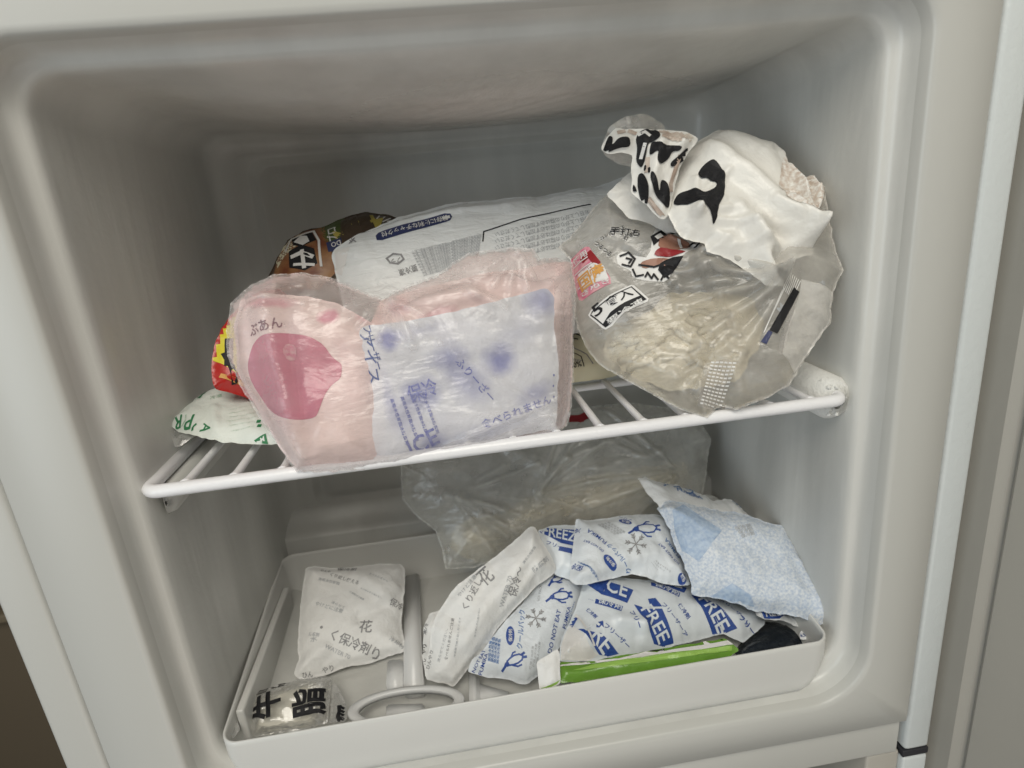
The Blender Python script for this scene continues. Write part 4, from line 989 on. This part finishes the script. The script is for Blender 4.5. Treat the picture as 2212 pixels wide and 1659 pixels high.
# --- grey-white pack lying at the left
s = Sheet([(690, 1228, 'y', 0.1302), (870, 1220, 'y', 0.1302), (650, 1465, 'z', -0.1851)])
s.make('ice_pack', Z3((958, 366), (1000, 362), (1100, 376), (1250, 366), (1400, 352), (1545, 346), (1572, 375), (1572, 500), (1555, 640), (1548, 720), (1578, 880), (1560, 900), (1450, 932), (1330, 975), (1240, 985), (1150, 1012), (1060, 1045), (940, 1066), (905, 1062), (880, 1040), (915, 930), (900, 880), (915, 700), (930, 520)),
       M['pack_grey'], .008, .005, .0022, .03, .018, seed=81, creases=[(*Z3((1300, 700), (1570, 560)), -.0025, .008), (*Z3((1200, 960), (1560, 880)), .003, .006), (*Z3((930, 960), (1080, 900)), .002, .008), (*Z3((1340, 470), (1560, 640)), .0015, .008)])
for txt, a, b, key, hh in (('ひんや', (1052, 410), (1110, 420), 'grey', 1.0), ('保冷剤', (1150, 395), (1270, 400), 'grey', .7), ('くり返し使える', (1110, 440), (1285, 500), 'grey', .95), ('高吸水性樹脂', (1040, 470), (1170, 500), 'grey2', .9),
                       ('食べられません', (1350, 435), (1470, 490), 'grey2', .8), ('使用後は冷凍庫', (1230, 545), (1320, 600), 'grey2', .8), ('お子様の手の届かない', (1300, 525), (1430, 590), 'grey2', .7), ('やけどに注意', (1020, 625), (1190, 680), 'grey2', .9), ('凍らせて', (1120, 615), (1200, 655), 'grey2', .8),
                       ('保冷', (1475, 610), (1550, 640), 'grey', 1.2), ('●', (1052, 775), (1070, 775), 'grey', 1), ('防腐剤', (980, 810), (1045, 820), 'grey2', 1), ('水', (990, 850), (1035, 845), 'grey2', .8),
                       ('花', (1290, 790), (1370, 790), 'grey', 1.0), ('く保冷剤り', (1110, 830), (1400, 950), 'grey', 1.0), ('WATER 70', (1080, 890), (1230, 955), 'grey2', .9), ('冷却材', (1475, 835), (1560, 885), 'grey2', .8), ('ひん', (935, 1060), (1000, 1050), 'grey', 1.0), ('やり', (1060, 1030), (1130, 1010), 'grey', .9)):
    s.text(txt, Z3(a)[0], Z3(b)[0], key, hh)
s.done()
tag(s.obj, 'square grey-white ice pack with grey lettering lying alone at the tray left', 'ice pack')

# --- little beef fat sachet at the front left corner
s = Sheet([(560, 1588, 'z', -0.1893), (715, 1560, 'z', -0.1893), (620, 1470, 'z', -0.1789)])
s.make('fat_cube', Z3((650, 1180), (760, 1130), (900, 1090), (1000, 1080), (1050, 1120), (1060, 1250), (1000, 1330), (880, 1360), (720, 1410), (640, 1400), (630, 1300)), M['fat'], .005, .004, .0012, .02, .006, seed=85, pucker=0)
tag(s.obj, 'creamy lump of beef fat inside the small clear sachet', 'beef fat')
s = Sheet([(560, 1588, 'z', -0.1851), (715, 1560, 'z', -0.1851), (620, 1470, 'z', -0.1726)])
s.make('fat_sachet', Z3((545, 1440), (590, 1350), (606, 1260), (640, 1140), (740, 1110), (850, 1082), (960, 1060), (1075, 1042), (1112, 1058), (1105, 1200), (1092, 1340), (960, 1372), (800, 1402), (620, 1432)), M['film_thin'], .007, .004, .0014, .016, .010, seed=87)
s.text('牛', Z3((628, 1300))[0], Z3((622, 1100))[0], 'black', .9) if False else None
BK = 'black'
def br(*p, w=.0032): s.stroke(Z3(*p), w*.66, BK, .0006)
# brush written 牛 and 脂, upright in the photo
s.text('牛', Z3((800, 1318))[0], Z3((795, 1150))[0], BK, 1.05, lift=.0009, bold=.022)
s.text('脂', Z3((1062, 1302))[0], Z3((1064, 1132))[0], BK, 1.2, lift=.0009, bold=.018)
br((650, 1145), (720, 1128), (715, 1165), (660, 1180), (650, 1145), w=.0011); br((665, 1150), (705, 1142), w=.001); br((668, 1165), (705, 1155), w=.001)
br((735, 1110), (830, 1098), w=.0012); br((760, 1105), (755, 1135), (790, 1125), w=.0012); br((800, 1100), (795, 1130), (825, 1120), w=.0012); br((745, 1130), (825, 1115), w=.001)
s.done({'black': 'brush_lettering'})
tag(s.obj, 'clear sachet of beef fat with bold black brush characters in the tray front left corner', 'sachet')
for (tpl, poly, lb) in (([(480, 1590, 'z', -0.1726), (510, 1590, 'z', -0.1726), (495, 1550, 'z', -0.1695)], Z3((420, 1400), (440, 1330), (470, 1290), (525, 1300), (545, 1380), (520, 1440), (440, 1450)), 'empty clear sachet end with a black mark beside the tray left wall'),
                       ([(720, 1560, 'z', -0.1851), (760, 1560, 'z', -0.1851), (735, 1510, 'z', -0.1810)], Z3((1100, 1340), (1120, 1060), (1190, 1180), (1220, 1300), (1200, 1340)), 'empty clear sachet end with a black mark between the beef fat and the oval ring')):
    s = Sheet(tpl); s.make('sachet_end', poly, M['film_thin'], .002, .002, .0008, .012, .006, seed=len(lb))
    if poly[0][0] < 500:
        s.poly_print(Z3((455, 1310), (502, 1302), (482, 1400), (440, 1408)), 'black'); s.text('開封', Z3((452, 1400))[0], Z3((478, 1310))[0], 'whitep', .9, lift=.0006)
    else:
        s.poly_print(Z3((1152, 1235), (1180, 1228), (1172, 1335), (1140, 1338)), 'black')
        for k in range(4): s.stroke(Z3((1176, 1245+k*24), (1190, 1250+k*24)), .0018, 'black')
    s.done(); tag(s.obj, lb, 'sachet')

bm = bmesh.new(); box(bm, -0.0147, -0.0095, .016, .145, -.2005, -0.1622, .0015); child(link('side_step', bm, M['tray']), tr)

# --- white plastic piece with an oval ring
g = empty('ice_scoop', tuple(up(900, 1500, z=-0.1893)), 'white plastic scoop with a flat oval ring handle lying in the tray', 'scoop')
def at(px, py, z): return Vector(up(px, py, z=z))
bm = bmesh.new()
c = at(877, 1522, -0.1768); e = at(1003, 1508, -0.1768); f_ = at(870, 1484, -0.1768)
ax = (e-c); ay = Vector((-ax.y, ax.x, 0)).normalized()*abs((f_-c).dot(Vector((-ax.y, ax.x, 0)).normalized()))*1.0
ring = []
NN = 56
for (fo, z) in ((1.0, -.0035), (1.0, -.0006), (.985, .0004), (.83, .0004), (.815, -.0006), (.815, -.0035)):
    ring.append([c+ax*fo*math.cos(2*math.pi*k/NN)+ay*(fo*1.0+(.0 if fo > .9 else -.06))*math.sin(2*math.pi*k/NN)+Vector((0, 0, z)) for k in range(NN)])
loft(bm, ring+[ring[0]]); bmesh.ops.remove_doubles(bm, verts=bm.verts, dist=1e-6); bmesh.ops.recalc_face_normals(bm, faces=bm.faces)
child(link('oval_ring', bm, M['scoop']), g)
def slab(name, quad, z0, z1, bev=.0012):
    P4 = [Vector(up(px, py, z=z1)) for px, py in quad]
    bm = bmesh.new(); lo = [bm.verts.new((p.x, p.y, z0)) for p in P4]; hi = [bm.verts.new((p.x, p.y, z1)) for p in P4]
    bm.faces.new(hi); bm.faces.new(lo[::-1])
    for i in range(4): j = (i+1) % 4; bm.faces.new((lo[i], lo[j], hi[j], hi[i]))
    bmesh.ops.recalc_face_normals(bm, faces=bm.faces)
    bmesh.ops.bevel(bm, geom=list(bm.edges), offset=bev, segments=3, affect='EDGES')
    return child(link(name, bm, M['scoop']), g)
slab('handle_bar', [Z3((1566, 420))[0], Z3((1655, 400))[0], Z3((1684, 1085))[0], Z3((1560, 1095))[0]], -0.1977, -0.1804)
slab('handle_foot', [Z3((1462, 940))[0], Z3((1558, 935))[0], Z3((1556, 1096))[0], Z3((1452, 1100))[0]], -0.1987, -0.1851)
slab('centre_post', [Z3((1452, 1212))[0], Z3((1692, 1206))[0], Z3((1688, 1300))[0], Z3((1450, 1300))[0]], -0.1997, -0.1815, .0015)
bm = bmesh.new(); 
g2 = empty('ice_mould', tuple(up(1060, 1470, z=-0.1935)), 'white plastic block under the blue penguin pack near the tray front', 'mould')
gg = g; g = g2
slab('mould_body', [Z3((1965, 1050))[0], Z3((2240, 1130))[0], Z3((2240, 1230))[0], Z3((1980, 1250))[0]], -0.1987, -0.1841, .003)
slab('mould_rim', [Z3((1965, 1010))[0], Z3((2030, 1030))[0], Z3((2040, 1230))[0], Z3((1970, 1240))[0]], -0.1987, -0.1810, .002)
g = gg

# --- blue penguin pack, front
s = Sheet([(1120, 1475, 'y', 0.0217), (1250, 1260, 'y', 0.0707), (1020, 1440, 'y', 0.0321)])
s.make('ice_pack', Z4((700, 688), (780, 695), (870, 690), (852, 800), (832, 900), (800, 940), (768, 975), (738, 1050), (705, 1120), (640, 1180), (585, 1225), (540, 1222), (500, 1200), (400, 1190), (295, 1165), (320, 1100), (370, 1060), (440, 960), (560, 830), (640, 740)),
       M['pack_blue'], .008, .006, .0022, .03, .016, seed=91)
icons_penguin(s, Z4((745, 808))[0], 17, -10); icons_penguin(s, Z4((525, 1115))[0], 17, -28); icons_penguin(s, Z4((728, 720))[0], 12, -30)
icons_flake(s, Z4((622, 915))[0], 20)
oval_badge(s, Z4((500, 1045))[0], Z4((500, 950))[0], '保冷剤')
s.text('クールパック', Z4((555, 1065))[0], Z4((570, 868))[0], 'blue2', 1.0); s.text('DO NOT EAT', Z4((700, 1080))[0], Z4((742, 880))[0], 'blue', .9); s.text('FUMIKA', Z4((770, 960))[0], Z4((790, 860))[0], 'blue', .9)
s.text('NOT EAT', Z4((330, 1170))[0], Z4((385, 1060))[0], 'blue', .8); s.text('FUMIKA', Z4((365, 1180))[0], Z4((395, 1080))[0], 'blue', .9)
for k in range(4): s.text('高吸水性樹脂', Z4((405+k*13, 1120+k*4))[0], Z4((415+k*13, 985+k*8))[0], 'blue2', .7)
for k in range(3): s.text('使用上の注意', Z4((600+k*16, 1160-k*12))[0], Z4((612+k*16, 1050-k*10))[0], 'grey2', .7)
for k in range(2): s.text('食べられません', Z4((770+k*14, 1000-k*90))[0], Z4((800+k*14, 890-k*60))[0], 'blue2', .6)
s.text('ICE PACK', Z4((640, 830))[0], Z4((655, 745))[0], 'grey2', .7)
s.done()
tag(s.obj, 'light blue ice pack with two penguins upright in front of the tall grey pack', 'ice pack')

# --- tall grey pack leaning
s = Sheet([(970, 1470, 'z', -0.1810), (1160, 1145, 'y', 0.0863), (1200, 1230, 'y', 0.0707)])
s.make('ice_pack', Z4((600, 458), (625, 462), (650, 520), (700, 600), (728, 662), (715, 690), (640, 740), (560, 820), (440, 955), (370, 1055), (300, 1150), (228, 1238), (190, 1215), (150, 1215), (95, 1195), (88, 1150), (112, 1050), (120, 950), (150, 880), (210, 790), (250, 740), (430, 605), (520, 530)),
       M['pack_grey'], .008, .006, .0022, .03, .018, seed=93, creases=[(*Z4((620, 480), (300, 1000)), .003, .012), (*Z4((560, 560), (250, 900)), -.002, .01), (*Z4((640, 640), (240, 1190)), .002, .006)])
for txt, a, b, key, hh in (('くり返し', (290, 860), (365, 720), 'grey', 1.0), ('保冷剤', (300, 830), (350, 740), 'grey', .0001), ('花', (375, 745), (425, 700), 'grey', 1.3), ('保冷〜', (520, 800), (560, 660), 'grey', 1.1), ('WATER 70', (465, 850), (505, 700), 'grey2', 1.0),
                           ('お子様の手の届かない', (330, 985), (352, 850), 'grey2', .7), ('食べられませんご注意', (195, 1100), (230, 900), 'grey', .8), ('凍らせてください。', (160, 1110), (200, 950), 'grey2', .8), ('冷凍庫で繰り返し使えます', (235, 1085), (262, 895), 'grey2', .7),
                           ('高吸水性樹脂', (560, 640), (620, 560), 'grey2', .8), ('防腐剤', (610, 680), (685, 620), 'grey2', .8), ('やけど注意', (255, 800), (340, 700), 'grey2', .8), ('ひんやり', (110, 1150), (130, 1060), 'grey', .9)):
    if hh > .01: s.text(txt, Z4(a)[0], Z4(b)[0], key, hh)
s.done()
tag(s.obj, 'tall narrow grey-white ice pack leaning diagonally at the tray centre', 'ice pack')
s = Sheet([(925, 1470, 'z', -0.1851), (945, 1470, 'z', -0.1851), (925, 1400, 'z', -0.1726)])
s.make('ice_pack', Z4((82, 960), (110, 880), (170, 860), (180, 1000), (170, 1190), (100, 1205), (78, 1100)), M['pack_grey'], .003, .003, .0008, .012, .008, seed=95)
s.text('ひん', Z4((92, 1165))[0], Z4((98, 1100))[0], 'grey', 1.2); s.text('やり', Z4((92, 1080))[0], Z4((100, 1030))[0], 'black', 1.1); s.text('保冷', Z4((92, 990))[0], Z4((110, 930))[0], 'grey', 1.1)
s.done(); tag(s.obj, 'sliver of a grey printed ice pack tucked behind the lower end of the tall pack', 'ice pack')

# --- black film bag in the right front corner
s = Sheet([(1600, 1400, 'y', 0.0258), (1770, 1370, 'y', 0.0258), (1680, 1340, 'y', 0.0550)])
s.make('black_bag', Z4((1590, 1075), (1600, 1040), (1650, 980), (1700, 935), (1800, 905), (1950, 930), (2020, 975), (2025, 1000), (1900, 1060), (1750, 1100), (1620, 1120)), M['blackbag'], .006, .01, .003, .025, .015, seed=97)
tag(s.obj, 'black plastic film crumpled in the right front corner of the tray', 'plastic bag')
s = Sheet([(1730, 1380, 'y', 0.0154), (1775, 1372, 'y', 0.0175), (1740, 1350, 'y', 0.0237)])
s.make('ice_pack', Z4((1905, 1005), (1908, 965), (1940, 945), (1985, 960), (1978, 995), (1920, 1012)), M['pack_white'], .002, .002, .0008, .01, .004, seed=98)
s.poly_print(Z4((1908, 1000), (1912, 962), (1945, 958), (1975, 970), (1970, 992)), 'blue'); s.text('FR', Z4((1918, 992))[0], Z4((1968, 980))[0], 'pack_white', 1, lift=.0006); s.done()
tag(s.obj, 'tiny corner of an ice pack in dark blue print lying on the black film', 'ice pack')

# --- green packet and its card edge at the tray front
s = Sheet([(1210, 1478, 'y', -0.0034), (1580, 1405, 'y', -0.0003), (1400, 1400, 'y', 0.0071)])
s.make('green_packet', Z4((742, 1222), (740, 1160), (738, 1118), (900, 1112), (1160, 1062), (1540, 1000), (1585, 1035), (1612, 1058), (1560, 1090), (1200, 1160), (900, 1200)), M['green'], .0025, .006, .0006, .05, .006, seed=101, pucker=.0002)
s.poly_print(Z4((730, 1100), (900, 1108), (1160, 1062), (1538, 996), (1580, 1032), (1300, 1075), (1000, 1112), (742, 1138)), 'whitep')
s.poly_print(Z4((900, 1128), (1200, 1082), (1570, 1040), (1572, 1062), (1300, 1100), (1000, 1140), (800, 1160)), 'lime', .0005)
s.stroke(Z4((1155, 1052), (1160, 1062), (1240, 1058), (1270, 1035), (1510, 1004), (1528, 1008)), .0007, 'black', .0006)
s.done({'whitep': 'white_band', 'lime': 'lime_band', 'black': 'frame_line'})
tag(s.obj, 'flat bright green packet with white upper band behind the tray front wall', 'packet')
s = Sheet([(1180, 1490, 'y', -0.0044), (1205, 1480, 'y', -0.0034), (1200, 1420, 'y', 0.0029)])
s.make('card_sleeve', Z4((630, 1112), (680, 1085), (735, 1050), (745, 1100), (745, 1218), (700, 1240), (648, 1262), (640, 1200)), M['pack_grey'], .0012, .0012, .0003, .03, .004, seed=103, pucker=0)
s.poly_print(Z4((648, 1258), (652, 1240), (742, 1198), (744, 1216)), 'lime'); s.done({'lime': 'green_edge'})
tag(s.obj, 'open end of a grey card sleeve with green edge left of the green packet', 'card sleeve')

# --- the big pale blue pack with blue blocks
s = Sheet([(1300, 1415, 'y', 0.0196), (1640, 1360, 'y', 0.0321), (1300, 1250, 'y', 0.0676)])
s.make('ice_pack', Z4((848, 760), (862, 720), (900, 705), (1000, 700), (1200, 720), (1360, 740), (1500, 800), (1700, 850), (1735, 930), (1700, 965), (1630, 1022), (1530, 980), (1400, 1010), (1240, 1055), (1180, 1090), (1060, 1085), (1012, 1092), (960, 1100), (900, 1108), (800, 1114), (738, 1112), (742, 1040), (760, 985), (790, 925), (820, 850)),
       M['pack_smooth'], .011, .008, .0012, .05, .028, seed=105, creases=[(*Z4((800, 900), (880, 1060)), .003, .006), (*Z4((1020, 940), (1130, 960)), .003, .008), (*Z4((1130, 960), (1140, 1060)), .002, .006)])
s.poly_print(Z4((745, 1108), (748, 1040), (765, 985), (795, 935), (830, 990), (880, 1060), (925, 1085), (880, 1108)), 'whitep')
s.stroke(Z4((812, 880), (850, 960), (900, 1050)), .0016, 'whitep', .0004)
def block(a, b, c, d, txt=None):
    s.poly_print(Z4(a, b, c, d), 'blue')
    if txt:
        A = np.array(a); B = np.array(b); D_ = np.array(d); v = D_-A; w = B-A
        s.text(txt, Z4(tuple(A+v*.72+w*.06))[0], Z4(tuple(A+v*.72+w*.94))[0], 'pack_smooth', 1.45, lift=.0008)
block((975, 745), (1085, 790), (1050, 862), (930, 812), 'CE'); block((870, 740), (1000, 728), (975, 745), (930, 812))
block((905, 832), (1030, 878), (1020, 904), (900, 855)); s.text('保冷剤', Z4((912, 853))[0], Z4((1020, 896))[0], 'pack_smooth', 1, lift=.0008)
block((1230, 725), (1355, 760), (1330, 800), (1200, 745), 'CE'); block((1180, 735), (1310, 800), (1300, 828), (1175, 760)); s.text('保冷剤', Z4((1190, 762))[0], Z4((1296, 822))[0], 'pack_smooth', 1, lift=.0008)
block((1082, 868), (1120, 880), (1250, 1045), (1190, 1040)); block((1150, 840), (1185, 835), (1215, 880), (1160, 880)); block((1130, 890), (1215, 890), (1290, 1030), (1235, 1045), None)
s.text('FREE', Z4((1112, 895))[0], Z4((1215, 1042))[0], 'pack_smooth', 1.15, lift=.0009)
s.text('フリーザーア', Z4((1212, 872))[0], Z4((1345, 1005))[0], 'blue', .9)
block((1362, 812), (1400, 808), (1530, 985), (1480, 985)); block((1400, 820), (1480, 850), (1590, 965), (1530, 985)); s.text('FREE', Z4((1392, 835))[0], Z4((1505, 985))[0], 'pack_smooth', 1.15, lift=.0009)
s.text('フリーザーア', Z4((1505, 828))[0], Z4((1640, 960))[0], 'blue', .8)
block((820, 975), (870, 990), (970, 1090), (930, 1085)); block((870, 990), (930, 1000), (1025, 1080), (970, 1092)); s.text('FRE', Z4((848, 985))[0], Z4((950, 1090))[0], 'pack_smooth', 1.2, lift=.0009)
for a_, b_, t_ in (((1060, 905), (1100, 985), 'フリー'), ((860, 880), (900, 930), '保冷剤'), ((1395, 770), (1480, 812), '保冷剤'), ((1590, 925), (1680, 985), 'フリー'), ((1290, 870), (1345, 930), '保冷剤')): s.text(t_, Z4(a_)[0], Z4(b_)[0], 'blue', 1, bold=.01)
block((905, 950), (935, 945), (940, 978), (905, 975))
s.text('フリーザー', Z4((940, 972))[0], Z4((1068, 1062))[0], 'blue', .9); block((785, 900), (830, 905), (800, 955), (780, 930)); s.text('フリーザー', Z4((872, 828))[0], Z4((895, 842))[0], 'blue', 1)
s.done()
tag(s.obj, 'largest pale blue ice pack with bold blue blocks resting on the green packet', 'ice pack')

# --- right small pack under the mottled one
s = Sheet([(1650, 1320, 'y', 0.0321), (1760, 1360, 'y', 0.0279), (1700, 1300, 'y', 0.0550)])
s.make('ice_pack', Z4((1690, 862), (1740, 860), (1850, 880), (1930, 900), (1985, 962), (1972, 966), (1900, 946), (1800, 915), (1740, 905), (1700, 890)), M['pack_white'], .003, .003, .0008, .02, .008, seed=107)
s.poly_print(Z4((1700, 866), (1760, 862), (1840, 895), (1800, 912), (1735, 902)), 'blue'); s.text('FREE', Z4((1720, 895))[0], Z4((1805, 905))[0], 'pack_white', 1.2, lift=.0007); s.done()
tag(s.obj, 'thin pack edge with blue letters beneath the mottled pack above the black film', 'ice pack')

# --- penguin pack on top
s = Sheet([(1240, 1255, 'y', 0.0550), (1470, 1255, 'y', 0.0550), (1360, 1115, 'y', 0.0968)])
s.make('ice_pack', Z4((820, 425), (870, 428), (950, 420), (1080, 404), (1200, 396), (1262, 420), (1320, 520), (1345, 640), (1372, 745), (1330, 745), (1250, 735), (1150, 705), (1090, 690), (980, 712), (870, 742), (820, 742), (788, 722), (795, 660), (805, 560)),
       M['pack_blue'], .010, .006, .0022, .03, .018, seed=109, creases=[(*Z4((850, 720), (1100, 640)), .002, .006), (*Z4((1150, 690), (1290, 600)), -.002, .01)])
icons_penguin(s, Z4((1145, 497))[0], 20, -5); icons_flake(s, Z4((1090, 572))[0], 21)
oval_badge(s, Z4((1005, 680))[0], Z4((942, 622))[0], '保冷剤'); oval_badge(s, Z4((1075, 468))[0], Z4((1018, 445))[0], '保冷', hw=6)
s.text('クールパック', Z4((1085, 680))[0], Z4((965, 565))[0], 'blue2', 1.0)
s.text('FUMIKA', Z4((955, 560))[0], Z4((870, 490))[0], 'blue', .9); s.text('DO NOT EAT', Z4((940, 600))[0], Z4((850, 540))[0], 'blue', .9)
s.text('DO NOT EAT', Z4((1310, 650))[0], Z4((1205, 560))[0], 'blue', .9); s.text('FUMIKA', Z4((1320, 610))[0], Z4((1240, 535))[0], 'blue2', 1)
for k in range(4): s.text('高吸水性樹脂', Z4((1000+k*14, 520-k*2))[0], Z4((920+k*16, 462-k*4))[0], 'grey2', .8)
s.text('保冷', Z4((850, 672))[0], Z4((808, 640))[0], 'blue', 1.2); s.text('冷', Z4((840, 480))[0], Z4((815, 470))[0], 'blue', 1); s.text('フリー', Z4((1080, 450))[0], Z4((1030, 410))[0], 'blue', 1)
for k in range(3): s.text('使用上の注意事項', Z4((930-k*16, 720-k*8))[0], Z4((850-k*12, 655-k*10))[0], 'blue2', .6)
for k in range(3): s.text('食べられません', Z4((1270-k*30, 690-k*5))[0], Z4((1190-k*10, 640+k*4))[0], 'grey2', .7)
oval_badge(s, Z4((1345, 740))[0], Z4((1310, 700))[0], '保冷', hw=8)
s.done()
tag(s.obj, 'light blue ice pack with one penguin and a snowflake on top of the middle pile', 'ice pack')

# --- mottled pack, the front one on the right
s = Sheet([(1500, 1285, 'y', 0.0363), (1770, 1340, 'y', 0.0154), (1460, 1100, 'y', 0.0822)])
s.make('ice_pack', Z4((1210, 372), (1240, 340), (1275, 332), (1450, 368), (1640, 402), (1730, 430), (1822, 455), (1870, 530), (1925, 620), (1985, 730), (2030, 790), (2045, 850), (2045, 925), (2000, 938), (1930, 905), (1850, 888), (1760, 875), (1690, 868), (1600, 835), (1540, 815), (1470, 805), (1382, 790), (1375, 730), (1345, 650), (1300, 540), (1260, 440)),
       M['pack_mottled'], .011, .007, .0022, .03, .024, seed=111, jag=.0006, creases=[(*Z4((1560, 800), (1760, 840)), .003, .01), (*Z4((1900, 640), (2030, 920)), .002, .008), (*Z4((1250, 345), (1380, 720)), .002, .006)])
s.poly_print(Z4((1275, 395), (1335, 358), (1505, 498), (1455, 560), (1430, 600), (1400, 640), (1330, 580), (1300, 500)), 'mottle_print')
s.poly_print(Z4((1470, 800), (1555, 748), (1640, 800), (1680, 850), (1600, 835), (1540, 815)), 'mottle_print')
s.poly_print(Z4((1930, 640), (1960, 660), (1985, 735), (1960, 740)), 'mottle_print')
for k in range(3): s.text('保冷剤', Z4((1570+k*14, 500+k*18))[0], Z4((1650+k*6, 480+k*18))[0], 'grey2', .8)
s.done({'mottle_print': 'faded_blue_print'})
tag(s.obj, 'big mottled white and faded blue ice pack topmost at the tray right end', 'ice pack')
